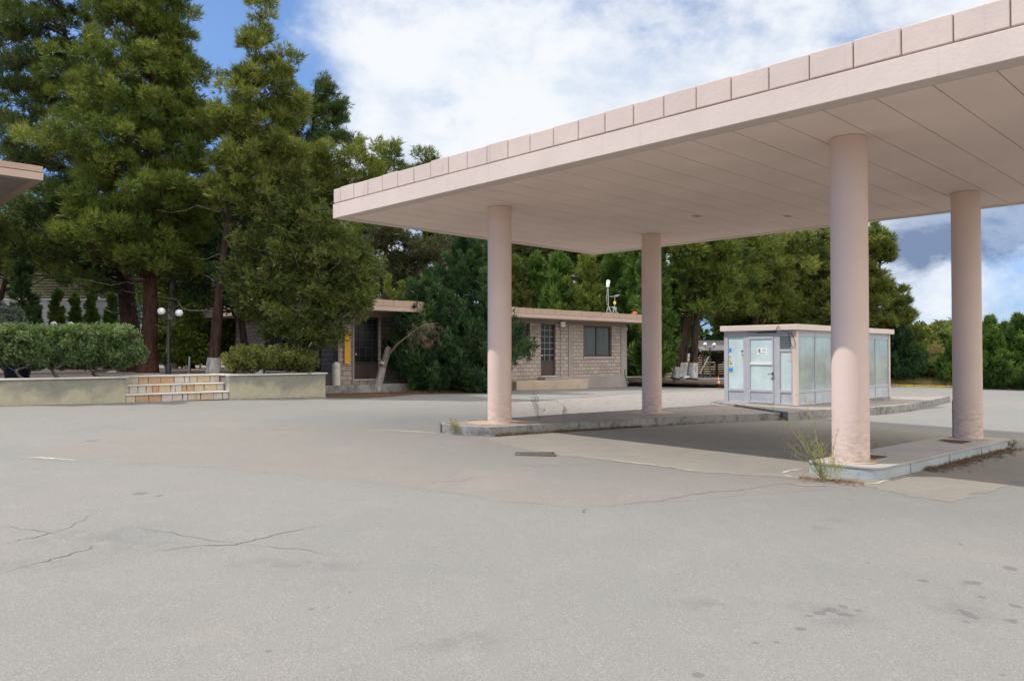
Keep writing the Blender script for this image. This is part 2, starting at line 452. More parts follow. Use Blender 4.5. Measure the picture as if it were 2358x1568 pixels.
def mat_plaster():
    m, t, b, o = newmat('stained_yellow_plaster')
    co = objco(t); p = geopos(t)
    z = t.node('ShaderNodeSeparateXYZ'); t.put(z.inputs[0], co)
    n1_ = t.noise(p, 1.1, 7, 0.62, 0.5); n2_ = t.noise(p, 5.0, 7, 0.7, 0.3); f = t.noise(p, 45, 4, 0.7)
    c = t.ramp(n2_, [(0.3, (0.36, 0.335, 0.235)), (0.7, (0.43, 0.41, 0.315))])
    k = t.math('ADD', t.math('MULTIPLY', z.outputs[2], 0.75), t.math('MULTIPLY', n1_, 1.5))
    k = t.math('ADD', k, t.math('MULTIPLY', n2_, 0.35))
    c = t.mix(t.math('MULTIPLY', t.sstep(k, 1.12, 1.50), 0.85), c, t.ramp(n2_, [(0.3, (0.155, 0.16, 0.14)), (0.7, (0.235, 0.235, 0.205))]))
    c = t.mix(t.math('MULTIPLY', t.sstep(t.math('ADD', z.outputs[2], t.math('MULTIPLY', n2_, 0.25)), 0.20, 0.06), 0.5), c, (0.20, 0.19, 0.16))
    c = t.mix(t.math('MULTIPLY', t.sstep(f, 0.58, 0.72), 0.3), c, (0.18, 0.17, 0.13))
    t.put(b.inputs['Base Color'], c); b.inputs['Roughness'].default_value = 0.9; b.inputs['Specular IOR Level'].default_value = 0.15
    bump(t, b, t.math('ADD', n2_, f), 0.35, 0.012)
    return m
M['plaster'] = mat_plaster()
M['coping'] = mat_concrete('white_coping', (0.60, 0.58, 0.54), (0.4, 0.38, 0.35), 0.4, 3.0)
M['stone'] = mat_tint('riser_stone', [(0.48, 0.43, 0.38), (0.47, 0.37, 0.24), (0.50, 0.45, 0.42), (0.46, 0.33, 0.18), (0.46, 0.39, 0.28), (0.42, 0.27, 0.16), (0.49, 0.44, 0.36), (0.49, 0.44, 0.36)])
M['mortar'] = basic('dark_mortar', (0.11, 0.085, 0.065), 0.95)
M['block'] = mat_block('pink_block_wall')
M['render'] = mat_concrete('grey_render', (0.30, 0.265, 0.25), (0.22, 0.20, 0.19), 0.4, 1.2)
M['roofband'] = mat_pink('roof_band_paint', (0.42, 0.325, 0.27), 0.3)
M['rooftile'] = mat_pink('roof_tile_paint', (0.38, 0.275, 0.215), 0.5)
M['rooftop'] = basic('roof_felt', (0.16, 0.15, 0.14), 0.95)
M['brownbeam'] = basic('brown_beam', (0.20, 0.165, 0.125), 0.85)
M['darkmetal'] = basic('dark_metal', (0.022, 0.02, 0.022), 0.45, spec=0.5)
M['brownframe'] = basic('brown_frame', (0.055, 0.035, 0.03), 0.5)
M['darkglass'] = basic('dark_glass', (0.010, 0.011, 0.013), 0.25, spec=0.25)
M['curtainglass'] = basic('curtained_glass', (0.040, 0.060, 0.056), 0.2, 0.3, 5.0, spec=0.3)
_t = NT(M['curtainglass'].node_tree)
_n = _t.noise(_t.scale(objco(_t), (16, 16, 0.6)), 1.0, 5, 0.6)
_t.put([n for n in _t.n if n.type == 'BSDF_PRINCIPLED'][0].inputs['Base Color'], _t.ramp(_n, [(0.35, (0.022, 0.034, 0.032)), (0.65, (0.075, 0.105, 0.098))]))
M['iron'] = basic('dark_iron', (0.13, 0.115, 0.10), 0.7, 0.3, 20)
M['alu'] = basic('grey_aluminium', (0.39, 0.405, 0.435), 0.4, 0.08, 3.0, spec=0.5)
M['alupanel'] = basic('grey_panel', (0.40, 0.43, 0.47), 0.45, 0.14, 2.0)
M['aluwhite'] = basic('white_rail', (0.70, 0.68, 0.67), 0.5)
M['milk'] = basic('whitewashed_glass', (0.50, 0.62, 0.63), 0.12, 0.12, 1.8, spec=0.6)
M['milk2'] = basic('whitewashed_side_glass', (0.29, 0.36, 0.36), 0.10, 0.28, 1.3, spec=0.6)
for _k in ('milk', 'milk2'):
    for n in M[_k].node_tree.nodes:
        if n.type == 'BSDF_PRINCIPLED': n.inputs['Coat Weight'].default_value = 0.7; n.inputs['Coat Roughness'].default_value = 0.04
M['black'] = basic('black_rubber', (0.015, 0.015, 0.015), 0.6)
M['white'] = basic('white_plastic', (0.78, 0.78, 0.76), 0.4, 0.04)
M['globe'] = basic('opal_globe', (0.85, 0.85, 0.84), 0.15, 0.02, spec=0.6)
M['bollard'] = basic('cream_bollard', (0.55, 0.53, 0.47), 0.6, 0.08)
M['yellow'] = basic('yellow_sign', (0.75, 0.36, 0.02), 0.5, 0.05)
M['orange'] = basic('orange_plastic', (0.75, 0.12, 0.03), 0.5)
M['kerbyellow'] = mat_concrete('yellow_kerb_paint', (0.50, 0.34, 0.05), (0.30, 0.24, 0.12), 0.8, 3.0, 0.42, 0.6)
M['blue'] = basic('blue_sticker', (0.03, 0.24, 0.62), 0.4, 0.05)
M['paper'] = basic('white_paper', (0.80, 0.78, 0.79), 0.6, 0.02)
M['ink'] = basic('grey_ink', (0.22, 0.26, 0.24), 0.6)
M['stickyellow'] = basic('yellow_sticker', (0.75, 0.50, 0.12), 0.5)
M['stickdark'] = basic('dark_sticker', (0.05, 0.12, 0.16), 0.5)
M['crack'] = basic('crack_dirt', (0.135, 0.13, 0.122), 0.95)
M['stain'] = basic('oil_stain', (0.128, 0.127, 0.126), 0.85, 0.25, 30)
M['sand'] = basic('sand_line', (0.29, 0.255, 0.20), 0.95)
M['whiteline'] = basic('old_white_paint', (0.40, 0.38, 0.34), 0.9, 0.25, 20)
M['wood'] = basic('weathered_dark_wood', (0.06, 0.045, 0.035), 0.85, 0.3)
M['woodgrey'] = basic('grey_boards', (0.15, 0.14, 0.14), 0.85, 0.35)
M['slat'] = basic('fence_slats', (0.16, 0.14, 0.10), 0.8)
M['palewall'] = mat_concrete('pale_wall', (0.42, 0.41, 0.41), (0.33, 0.31, 0.32), 0.4, 0.6)
M['darkpot'] = basic('dark_blue_pot', (0.012, 0.018, 0.035), 0.4)
M['bark'] = mat_bark('pine_bark', (0.022, 0.016, 0.014), (0.085, 0.055, 0.045))
M['barkred'] = mat_bark('red_pine_bark', (0.03, 0.016, 0.013), (0.11, 0.058, 0.042))
M['barkgrey'] = mat_bark('grey_bark', (0.09, 0.08, 0.07), (0.26, 0.24, 0.21))
M['oldwash'] = mat_bark('worn_whitewash', (0.16, 0.15, 0.145), (0.50, 0.47, 0.46))
M['whitewash'] = mat_bark('whitewash', (0.22, 0.21, 0.21), (0.62, 0.61, 0.61))
M['twig'] = basic('dry_twig', (0.17, 0.11, 0.085), 0.9)
M['pine'] = mat_leaf('pine_needles', [(0.037, 0.070, 0.014), (0.080, 0.121, 0.019), (0.141, 0.185, 0.029), (0.244, 0.276, 0.061)], 0.28)
M['pine2'] = mat_leaf('pine_needles_yellowish', [(0.057, 0.085, 0.018), (0.115, 0.149, 0.026), (0.190, 0.221, 0.043), (0.287, 0.308, 0.081)], 0.28)
M['pinedark'] = mat_leaf('dark_pine_needles', [(0.024, 0.050, 0.014), (0.048, 0.084, 0.020), (0.085, 0.125, 0.028), (0.150, 0.185, 0.050)], 0.25)
M['juniper'] = mat_leaf('olive_juniper_sprays', [(0.054, 0.080, 0.021), (0.093, 0.127, 0.031), (0.142, 0.173, 0.042), (0.164, 0.144, 0.055)], 0.26)
M['bluegreen'] = mat_leaf('blue_green_sprays', [(0.022, 0.050, 0.025), (0.038, 0.082, 0.035), (0.065, 0.127, 0.047), (0.105, 0.181, 0.059)], 0.25)
M['leyland'] = mat_leaf('cypress_sprays', [(0.038, 0.081, 0.021), (0.072, 0.138, 0.029), (0.124, 0.209, 0.040), (0.186, 0.268, 0.059)], 0.28)
M['leylight'] = mat_leaf('light_cypress_sprays', [(0.095, 0.137, 0.028), (0.148, 0.202, 0.041), (0.208, 0.261, 0.057), (0.274, 0.309, 0.084)], 0.30)
M['hedge'] = mat_leaf('hedge_leaves', [(0.066, 0.112, 0.042), (0.112, 0.178, 0.066), (0.170, 0.250, 0.100), (0.27, 0.34, 0.20)], 0.35, 0.4)
M['hedge2'] = mat_leaf('yellowish_hedge_leaves', [(0.080, 0.105, 0.030), (0.135, 0.160, 0.044), (0.20, 0.22, 0.060), (0.29, 0.29, 0.10)], 0.35, 0.4)
M['brownleaf'] = mat_leaf('brown_needles', [(0.035, 0.045, 0.018), (0.075, 0.060, 0.030), (0.050, 0.080, 0.024), (0.110, 0.088, 0.045)], 0.2)
M['deadleaf'] = mat_leaf('dead_needles', [(0.12, 0.085, 0.06), (0.18, 0.125, 0.09), (0.24, 0.165, 0.12)], 0.2)
M['silver'] = mat_leaf('silver_leaves', [(0.08, 0.115, 0.095), (0.13, 0.17, 0.14), (0.20, 0.24, 0.20)], 0.3)
M['bush'] = mat_leaf('scrub_leaves', [(0.098, 0.143, 0.039), (0.163, 0.208, 0.055), (0.221, 0.273, 0.075), (0.286, 0.325, 0.111)], 0.35)
M['drygrass'] = mat_leaf('dry_grass_blades', [(0.16, 0.12, 0.05), (0.26, 0.20, 0.09), (0.20, 0.19, 0.07), (0.34, 0.27, 0.14)], 0.3)
M['greengrass'] = mat_leaf('green_weeds', [(0.10, 0.13, 0.04), (0.15, 0.18, 0.05), (0.24, 0.24, 0.08)], 0.3)
M['fennel'] = mat_leaf('fennel_leaves', [(0.26, 0.27, 0.09), (0.36, 0.35, 0.12), (0.42, 0.38, 0.17)], 0.3)
M['rust'] = mat_leaf('fallen_needles', [(0.13, 0.075, 0.045), (0.19, 0.115, 0.07), (0.10, 0.07, 0.05)], 0.1)
M['rustbright'] = mat_leaf('fresh_fallen_needles', [(0.26, 0.14, 0.085), (0.30, 0.17, 0.10), (0.18, 0.11, 0.07)], 0.1)

# ================================================================== the setting
FAR = 1500
sheet('ground', [(-FAR, -200), (FAR, -200), (FAR, FAR), (-FAR, FAR)], -0.06, M['soil'], step=3.0)
kA, kB = G(2035, 889), G(2400, 899)
kd = (kB - kA).normalized()
k0, k1 = kA - kd * 6, kB + kd * 30
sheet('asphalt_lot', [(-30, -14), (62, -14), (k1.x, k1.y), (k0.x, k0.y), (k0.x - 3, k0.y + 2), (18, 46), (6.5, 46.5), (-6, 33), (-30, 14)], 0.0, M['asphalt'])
# worn concrete round the pump islands, its outer edge traced on the ground
pad = [G(*p) for p in [(1128, 1012), (1180, 1030), (1262, 1047), (1360, 1056), (1480, 1069), (1610, 1088), (1760, 1096), (1900, 1110), (2010, 1123), (2100, 1143), (2195, 1157), (2280, 1128), (2420, 1085)]]
rj = random.Random(8)
def wobble(P, sub=9, j=.07):
    out = []
    for a, b in zip(P[:-1], P[1:]):
        for k in range(sub):
            q = a.lerp(b, k / sub); out.append(q + Vector((rj.uniform(-j, j), rj.uniform(-j, j), 0)))
    return out + [P[-1]]
old = wobble([G(*p) for p in [(20, 1054), (180, 1062), (330, 1068), (520, 1080), (700, 1096), (860, 1112), (1000, 1132), (1200, 1158), (1330, 1168), (1420, 1163), (1600, 1150), (1780, 1135), (1900, 1128), (1900, 1112), (1760, 1098), (1610, 1089), (1480, 1070), (1262, 1048), (1128, 1013), (1010, 996), (900, 986), (700, 978), (500, 984), (300, 1000), (120, 1030)]], 4, .06)
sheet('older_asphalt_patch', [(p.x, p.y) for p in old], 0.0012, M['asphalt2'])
pad = wobble(pad)
pad = pad + [UV(20.5, 3.2), UV(20.5, 9.6), UV(12.2, 11.6)]
sheet('concrete_apron', [(p[0], p[1]) for p in pad], 0.0026, M['pad'])
grav = [G(*p) for p in [(1130, 958), (1176, 928), (1320, 917), (1474, 906), (1660, 897), (1760, 890), (1800, 925), (1640, 940), (1470, 957), (1300, 966), (1176, 975)]]
sheet('gravel_strip', [(p.x, p.y) for p in grav], 0.003, M['gravel'])

# cracks, seams and stains of the asphalt, each where it lies
rng = random.Random(5)
def ribbon(mb, pts, wd, dz=0.002, jit=0.03, sub=5):
    P = [G(*p) for p in pts]
    Q = []
    for a, b in zip(P[:-1], P[1:]):
        for k in range(sub):
            q = a.lerp(b, k / sub)
            if k: q = q + Vector((rng.uniform(-jit, jit), rng.uniform(-jit, jit), 0))
            Q.append(q)
    Q.append(P[-1])
    vs = []
    for i, q in enumerate(Q):
        t = (Q[min(i + 1, len(Q) - 1)] - Q[max(i - 1, 0)]); nrm = Vector((-t.y, t.x, 0)).normalized()
        e = 0.15 + 0.85 * math.sin(math.pi * min(1, max(0, (i + 0.3) / len(Q))))
        ww = wd * e * rng.uniform(0.6, 1.3) / 2
        for s in (-1, 1):
            r = q + nrm * ww * s; vs.append((r.x, r.y, gz(r.x, r.y) + dz))
    mb.add(vs, [(2 * i, 2 * i + 1, 2 * i + 3, 2 * i + 2)[::-1] for i in range(len(Q) - 1)])
mb = MB()
for pts, wd in [([(0, 1254), (60, 1240), (110, 1230), (135, 1222)], .022), ([(0, 1317), (110, 1292), (180, 1270), (220, 1256)], .022), ([(0, 1210), (90, 1224), (150, 1230)], .016), ([(140, 1222), (185, 1200), (215, 1180)], .014),
                ([(340, 1272), (440, 1258), (540, 1255), (600, 1240), (680, 1222), (745, 1209)], .024), ([(560, 1252), (620, 1258), (700, 1265), (790, 1283)], .014), ([(545, 1254), (440, 1235), (320, 1215)], .012),
                ([(1415, 1162), (1500, 1155), (1580, 1142), (1640, 1133), (1700, 1130), (1760, 1120), (1800, 1113)], .024), ([(985, 1107), (1040, 1108), (1070, 1106), (1107, 1098)], .02), ([(985, 1110), (1010, 1114)], .02),
                ([(1180, 926), (1320, 916), (1474, 905)], .10), ([(1515, 904), (1600, 901), (1668, 895)], .10), ([(1340, 1181), (1352, 1172)], .03), ([(1515, 902), (1600, 897)], .06),
                ([(880, 965), (960, 968), (1000, 964)], .03), ([(1540, 985), (1650, 995), (1800, 990)], .02), ([(1390, 893), (1450, 892)], .12), ([(1560, 1010), (1640, 1003), (1760, 1006)], .015), ([(810, 988), (900, 990), (1000, 985)], .015)]:
    ribbon(mb, pts, wd * (.5 if wd < .05 else 1.3), .0045)
tag(mb.build('ground_cracks', M['crack']), kind='structure')
mb = MB()
ribbon(mb, [(1345, 1052), (1420, 1061), (1510, 1072), (1560, 1078), (1612, 1087)], .13, 0.006, .04)
ribbon(mb, [(840, 991), (900, 990), (960, 994), (1005, 998)], .22, 0.004, .05)
ribbon(mb, [(1800, 1112), (1850, 1118), (1920, 1120)], .05, 0.006, .03)
tag(mb.build('sand_drifts', M['sand']), kind='structure')
mb = MB()
ribbon(mb, [(1799, 1090), (1815, 1085), (1850, 1080)], .07, 0.007, .015)
ribbon(mb, [(1803, 1092), (1820, 1098), (1850, 1103)], .05, 0.007, .015)
ribbon(mb, [(1935, 1115), (1980, 1116), (2020, 1113), (2038, 1107), (2070, 1101), (2100, 1094)], .06, 0.007, .01)
ribbon(mb, [(40, 1055), (90, 1053), (130, 1056), (180, 1060)], .05, 0.003, .02)
tag(mb.build('faded_paint_line', M['whiteline']), kind='structure')

# the kerb and lane beyond the forecourt
mb = MB()
nk = Vector((-kd.y, kd.x, 0))
def kbox(mb, s0, s1, w0, w1, h0, h1):
    a = kA + kd * s0; b = kA + kd * s1
    P = [a + nk * w0, b + nk * w0, b + nk * w1, a + nk * w1]
    g = [gz(p.x, p.y) for p in P]
    vs = [(p.x, p.y, z + h0) for p, z in zip(P, g)] + [(p.x, p.y, z + h1) for p, z in zip(P, g)]
    mb.add(vs, [(3, 2, 1, 0), (4, 5, 6, 7), (0, 1, 5, 4), (1, 2, 6, 5), (2, 3, 7, 6), (3, 0, 4, 7)])
s = -4.0
while s < 28:
    if not 4.1 < s < 6.0: kbox(mb, s, s + .97, 0, .16, -.1, .155 + rng.uniform(-.008, .008))
    s += 1.0
tag(mb.build('roadside_kerb', M['kerbyellow'], bevel=.015), kind='structure')
mb = MB()
kbox(mb, -8, 40, -1.15, -.95, 0, .008)
tag(mb.build('lane_line', M['whiteline']), kind='structure')
# verge bank rising behind the kerb
mb = MB()
nx, ny = 60, 24
vs = []
for j in range(ny + 1):
    for i in range(nx + 1):
        p = kA + kd * (-12 + i * 1.2) + nk * (0.16 + j * 1.2)
        h = 0.12 + 0.7 * (1 - math.exp(-j * .12)) + .10 * math.sin(i * .7) * math.sin(j * .5 + i * .2) * min(1, j / 4)
        vs.append((p.x, p.y, gz(p.x, p.y) + h - .02))
mb.add(vs, [(j * (nx + 1) + i, j * (nx + 1) + i + 1, (j + 1) * (nx + 1) + i + 1, (j + 1) * (nx + 1) + i) for j in range(ny) for i in range(nx)], True)
tag(mb.build('grass_verge', M['soil']), kind='structure')

# ================================================================== the canopy
V0, V1, U0, U1 = 9.43, 18.77, 1.08, 15.58
VC, UC = (V0 + V1) / 2, (U0 + U1) / 2
can = thing('forecourt_canopy', 'large flat pink canopy on four round columns over the forecourt', 'canopy', UV(VC, UC, 0), YAW)
L0, L1, B0, B1 = V0 - VC, V1 - VC, U0 - UC, U1 - UC
ZS, ZB, ZT = 4.70, 5.027, 5.374
def ring(mb, x0, x1, y0, y1, t, z0, z1):
    mb.box((x0, y0, z0), (x1, y0 + t, z1)); mb.box((x0, y1 - t, z0), (x1, y1, z1))
    mb.box((x0, y0 + t, z0), (x0 + t, y1 - t, z1)); mb.box((x1 - t, y0 + t, z0), (x1, y1 - t, z1))
mb = MB(); ring(mb, L0, L1, B0, B1, .27, ZS, ZB)
mb.build('fascia_band', M['pink'], can, bevel=.008)
mb = MB()                                    # coping blocks with open joints
tl, gp = .531, .015
def blocks(mb, axis, c0, c1, fixed0, fixed1):
    s = c0
    while s < c1 - .05:
        e = min(s + tl, c1)
        dz_ = rng.uniform(-.012, .010); dp = rng.uniform(-.005, .005)
        if axis == 'y': mb.box((fixed0 + dp, s, ZB + .022), (fixed1, e, ZT + dz_))
        else: mb.box((s, fixed0 + dp, ZB + .022), (e, fixed1, ZT + dz_))
        s = e + gp
blocks(mb, 'y', B0 + .012, B1 - .012, L0 + .012, L0 + .20)
blocks(mb, 'y', B0 + .012, B1 - .012, L1 - .20, L1 - .012)
blocks(mb, 'x', L0 + .225, L1 - .225, B1 - .20, B1 - .012)
blocks(mb, 'x', L0 + .225, L1 - .225, B0 + .012, B0 + .20)
cb_ = mb.build('coping_blocks', M['pink_tile'], can, bevel=.012)
mb = MB(); ring(mb, L0 + .04, L1 - .04, B0 + .04, B1 - .04, .14, ZB + .001, ZT - .02)
mb.build('joint_backing', M['groove'], can)
mb = MB()
bd = .30; s = B1 - bd
ph = (6.25 - UC)
lines = []
k = -30
while True:
    y = ph + k * .6455
    if y > B1 - bd - .1: break
    if y > B0 + bd + .1: lines.append(y)
    k += 1
ed = [B0 + bd] + lines + [B1 - bd]
for a, b in zip(ed[:-1], ed[1:]): mb.box((L0 + bd, a + .008, ZS + .006), (L1 - bd, b - .008, ZS + .0155))
mb.build('soffit', M['soffit'], can)
mb = MB(); mb.box((L0 + .272, B0 + .272, ZS + .016), (L1 - .272, B1 - .272, ZB + .10))
mb.build('roof_deck', M['groove'], can)
for a, b in (((0.9, 1.2, ZS - .004), (1.15, 1.35, ZS + .004)), ((2.4, -.2, ZS - .004), (2.6, -.08, ZS + .004))):
    mb = MB(); mb.box(a, b); mb.build('vent_slot', M['groove'], can)
for (v, u) in [(11.27, 11.97), (16.7, 11.97), (11.27, 4.63), (16.7, 4.63)]:
    p = UV(v, u)
    mb = MB()
    zb = gz(p.x, p.y) - .05
    prof = [(.252, zb)] + [(.252, zb + (ZS - zb) * i / 12) for i in range(1, 13)]
    mb.lathe(prof, 48, (v - VC, u - UC, 0))
    cm = mb.build('column', M['pink_col'], can)
mb = MB()                                    # rusty conduit on the last column
p = (16.7 - VC, 4.63 - UC)
a = R(118)
mb.tube([(p[0] + .256 * math.cos(a), p[1] + .256 * math.sin(a), .02), (p[0] + .256 * math.cos(a), p[1] + .256 * math.sin(a), .72)], .010, 6)
mb.build('conduit', M['twig'], can)

# ================================================================== pump islands
def outline_round(pts, r, n=6):
    """round the corners of a polygon; r per corner"""
    out = []
    k = len(pts)
    for i in range(k):
        p = Vector(pts[i]).to_2d(); a = Vector(pts[i - 1]).to_2d(); b = Vector(pts[(i + 1) % k]).to_2d()
        rr = r[i]
        if rr <= 0: out.append((p.x, p.y)); continue
        p0 = p + (a - p).normalized() * rr; p1 = p + (b - p).normalized() * rr
        for j in range(n + 1):
            t = j / n
            q = p0 * (1 - t) ** 2 + p * 2 * t * (1 - t) + p1 * t * t
            out.append((q.x, q.y))
    return out
def inset(poly, d):
    k = len(poly); out = []
    for i in range(k):
        p = Vector(poly[i]); a = Vector(poly[i - 1]); b = Vector(poly[(i + 1) % k])
        e1 = (p - a).normalized(); e2 = (b - p).normalized()
        n1 = Vector((-e1.y, e1.x)); n2 = Vector((-e2.y, e2.x))
        m_ = (n1 + n2); m_ = m_ / max(.3, m_.dot(n1)) if m_.length > 1e-6 else n1
        q = p + m_ * d; out.append((q.x, q.y))
    return out
def gh(h): return lambda p: gz(p[0], p[1]) + h
def area(poly): return sum(poly[i - 1][0] * poly[i][1] - poly[i][0] * poly[i - 1][1] for i in range(len(poly))) / 2
def raised(name, label, poly, h, mk, mtop, lip=0.0, rim=.14, parts=('kerb', 'top_slab'), drop=.01):
    if area(poly) < 0: poly = poly[::-1]
    cx = sum(p[0] for p in poly) / len(poly); cy = sum(p[1] for p in poly) / len(poly)
    T = thing(name, label, 'island', (cx, cy, 0))
    lp = [(p[0] - cx, p[1] - cy) for p in poly]
    g = lambda hh: (lambda p: gz(p[0] + cx, p[1] + cy) + hh)
    inn = inset(lp, rim)
    mb = MB(); k = len(lp)
    zo = g(-.05); zt = g(h)
    vs = [(p[0], p[1], zo(p)) for p in lp] + [(p[0], p[1], zt(p)) for p in lp] + [(p[0], p[1], zt(p)) for p in inn] + [(p[0], p[1], zo(p)) for p in inn]
    fs = []
    for i in range(k):
        j = (i + 1) % k
        fs += [(i, j, k + j, k + i), (k + i, k + j, 2 * k + j, 2 * k + i), (2 * k + i, 2 * k + j, 3 * k + j, 3 * k + i)]
    mb.add(vs, fs)
    mb.build(parts[0], mk, T, bevel=.012)
    mb = MB(); mb.prism(inn, g(-.05), g(h - drop)); mb.build(parts[1], mtop, T)
    return T, cx, cy
near = [(1012, 990), (1018, 997), (1075, 1003), (1130, 1005), (1300, 993), (1474, 983), (1620, 974), (1812, 966)]
near = [G(*p) for p in near]
kz = UV(0, 0)
far = [HZ(px, py, .13 + gz(HZ(px, py, .1).x, 16)) for px, py in [(1640, 934), (1474, 946), (1300, 957), (1176, 967), (1080, 971), (1040, 974), (1018, 980)]]
poly1 = [(p.x, p.y) for p in near] + [tuple(UV(*toUV(near[-1]))[:2])]
e0 = toUV(near[-1])
KV, KU = toUV((8.63, 23.65))
# where the kiosk stands the island widens and carries on behind it to a low rounded nose
nose = [G(2089, 947), G(2150, 933), G(2192, 922)]
poly1 = [(p.x, p.y) for p in near]
islA, acx, acy = raised('kerbed_island', 'long low concrete kerbed island carrying two pink columns', poly1 + [(UV(KV - .12, KU + 2.9).x, UV(KV - .12, KU + 2.9).y)] + [(p.x, p.y) for p in far], .18, M['kerb'], M['islandtop'], rim=.13)
# beige screed round the first two columns
for i, (v, u, w_) in enumerate([(11.27, 11.97, .62), (16.7, 11.97, .55)]):
    p = UV(v, u)
    mb = MB()
    pts = [(UV(v + a * w_, u + b * w_ * .62)) for a, b in [(-1, -.6), (-.5, -1), (1.1, -1), (1.5, 0), (1.1, 1), (-.8, 1), (-1.4, .3)]]
    if i == 0: pts = [UV(v + a, u + b) for a, b in [(-.72, -.18), (-.5, -.42), (.75, -.46), (.7, .35), (-.3, .45), (-.75, .25)]]
    mb.prism([(q.x - acx, q.y - acy) for q in pts], lambda q: gz(q[0] + acx, q[1] + acy) + .10, lambda q: gz(q[0] + acx, q[1] + acy) + .182)
    mb.build('column_footing', M['islandbeige'], islA)
kp = [near[-1] + (near[-1] - near[-2]).normalized() * .02, G(1815, 969), G(1880, 963), G(1960, 958), G(2020, 955), G(2089, 947), G(2130, 939), G(2165, 930), G(2188, 924)]
back = [UV(KV + 9.9, KU + 1.2), UV(KV + 9.4, KU + 2.6), UV(KV + 7.7, KU + 2.9), UV(KV - .1, KU + 2.9)]
islB, bcx, bcy = raised('kiosk_island', 'taller dark stained concrete island under the glazed kiosk', [(p.x, p.y) for p in kp[1:]] + [(p.x, p.y) for p in back], .235, M['kerb'], M['islandtop'], rim=.16)
# marble clad island
i2 = outline_round([UV(10.76, 5.02), UV(10.86, 4.08), UV(17.3, 4.08), UV(17.3, 5.05)][::1], [.05, .22, .05, .05])
if area(i2) < 0: i2 = i2[::-1]
icx = sum(p[0] for p in i2) / len(i2); icy = sum(p[1] for p in i2) / len(i2)
isl2 = thing('marble_island', 'pale grey marble clad island carrying two columns nearest the camera', 'island', (icx, icy, 0))
l2 = [(p[0] - icx, p[1] - icy) for p in i2]
g2 = lambda hh: (lambda p: gz(p[0] + icx, p[1] + icy) + hh)
mb = MB(); mb.prism(l2, g2(-.05), g2(.145)); mb.build('marble_side', M['marble'], isl2)
mb = MB(); mb.prism(inset(l2, -.016), g2(.146), g2(.178)); mb.build('top_slab', M['marbletop'], isl2, bevel=.006)
for t in (1.15, 2.9, 4.6):
    mb = MB(); q = UV(10.86 + t, 4.078); mb.box((-.008, -.006, gz(q.x, q.y) - .03), (.008, .004, gz(q.x, q.y) + .145), Matrix.Translation((q.x - icx, q.y - icy, 0)) @ Matrix.Rotation(YAW, 4, 'Z'))
    mb.build('marble_joint', M['sand'], isl2)
for v, u, a, b in [(11.95, 4.72, .28, .24), (15.72, 4.62, .30, .24)]:
    mb = MB(); q = UV(v, u); mb.box((-a, -b, g2(.17)((q.x - icx, q.y - icy))), (a, b, g2(.1815)((q.x - icx, q.y - icy))), Matrix.Translation((q.x - icx, q.y - icy, 0)) @ Matrix.Rotation(YAW, 4, 'Z'))
    mb.build('soil_pocket', M['litter'], isl2)
mb = MB()
q = UV(11.27, 4.63); mb.lathe([(.36, 0), (.36, .012), (.25, .012)], 24, (q.x - icx, q.y - icy, g2(.1785)((q.x - icx, q.y - icy))))
mb.build('beige_collar', M['islandbeige'], isl2)
mb = MB(); q = UV(16.7, 4.63); mb.lathe([(.34, 0), (.34, .012), (.25, .012)], 24, (q.x - icx, q.y - icy, g2(.1785)((q.x - icx, q.y - icy))))
mb.build('beige_collar', M['islandbeige'], isl2)
# small far kerb block behind the kiosk
kb = thing('kerb_block', 'small pale concrete kerb block behind the kiosk end', 'kerb', UV(KV + 9.2, KU + 4.6, 0), YAW)
q = UV(KV + 9.2, KU + 4.6)
mb = MB(); mb.box((-2.4, -.25, gz(q.x, q.y) - .1), (.9, .25, gz(q.x, q.y) + .20)); mb.build('kerb_stone', M['kerb'], kb, bevel=.02)

# drain grate
q = G(1232, 1046.5)
dg = thing('drain_grate', 'dark slotted iron drain grate set in the asphalt', 'drain', (q.x, q.y, q.z), 0)
mb = MB(); mb.box((-.33, -.19, -.05), (.33, .19, .006)); mb.build('pit', M['black'], dg)
mb = MB()
ring(mb, -.33, .33, -.19, .19, .025, .007, .020)
for i in range(17): mb.box((-.295 + i * .0345, -.165, .007), (-.278 + i * .0345, .165, .018))
mb.build('bars', M['iron'], dg)
# pipe offcut by the kiosk
q = G(2003, 952)
pp = thing('pipe_offcut', 'short beige pipe offcut lying against the kiosk island', 'pipe', (q.x, q.y, q.z), YAW)
mb = MB(); mb.tube([(-.9, .12, .07), (-.2, .08, .07), (.25, .12, .075), (.5, .20, .09)], .065, 12); mb.build('tube', M['coping'], pp)

# ================================================================== the kiosk
KZ = -.02
KX, KY = 7.50, 2.42
ko = UV(KV, KU)
kio = thing('glazed_kiosk', 'small grey aluminium kiosk with whitewashed glass and pink flat roof', 'kiosk', (ko.x, ko.y, KZ), YAW)
# local x along the long side, local y along the door side
mb = MB(); mb.box((-.15, -.13, 2.361), (KX + .14, KY + .09, 2.535))
kr = mb.build('roof', M['pink'], kio, bevel=.012)
mb = MB(); mb.box((-.02, -.02, -.3), (KX + .02, KY + .02, .06)); mb.build('plinth', M['kerb'], kio)
mb = MB(); mb.box((.05, .05, .06), (KX - .05, KY - .05, .075)); mb.build('floor_slab', M['islandtop'], kio)
for a, b in (((-.03, -.03, .06), (.11, .11, 2.36)), ((KX - .1, -.02, .06), (KX + .02, .10, 2.36)), ((KX - .1, KY - .1, .06), (KX + .02, KY + .02, 2.36))):
    mb = MB(); mb.box(a, b); mb.build('corner_post', M['pink'], kio, bevel=.006)
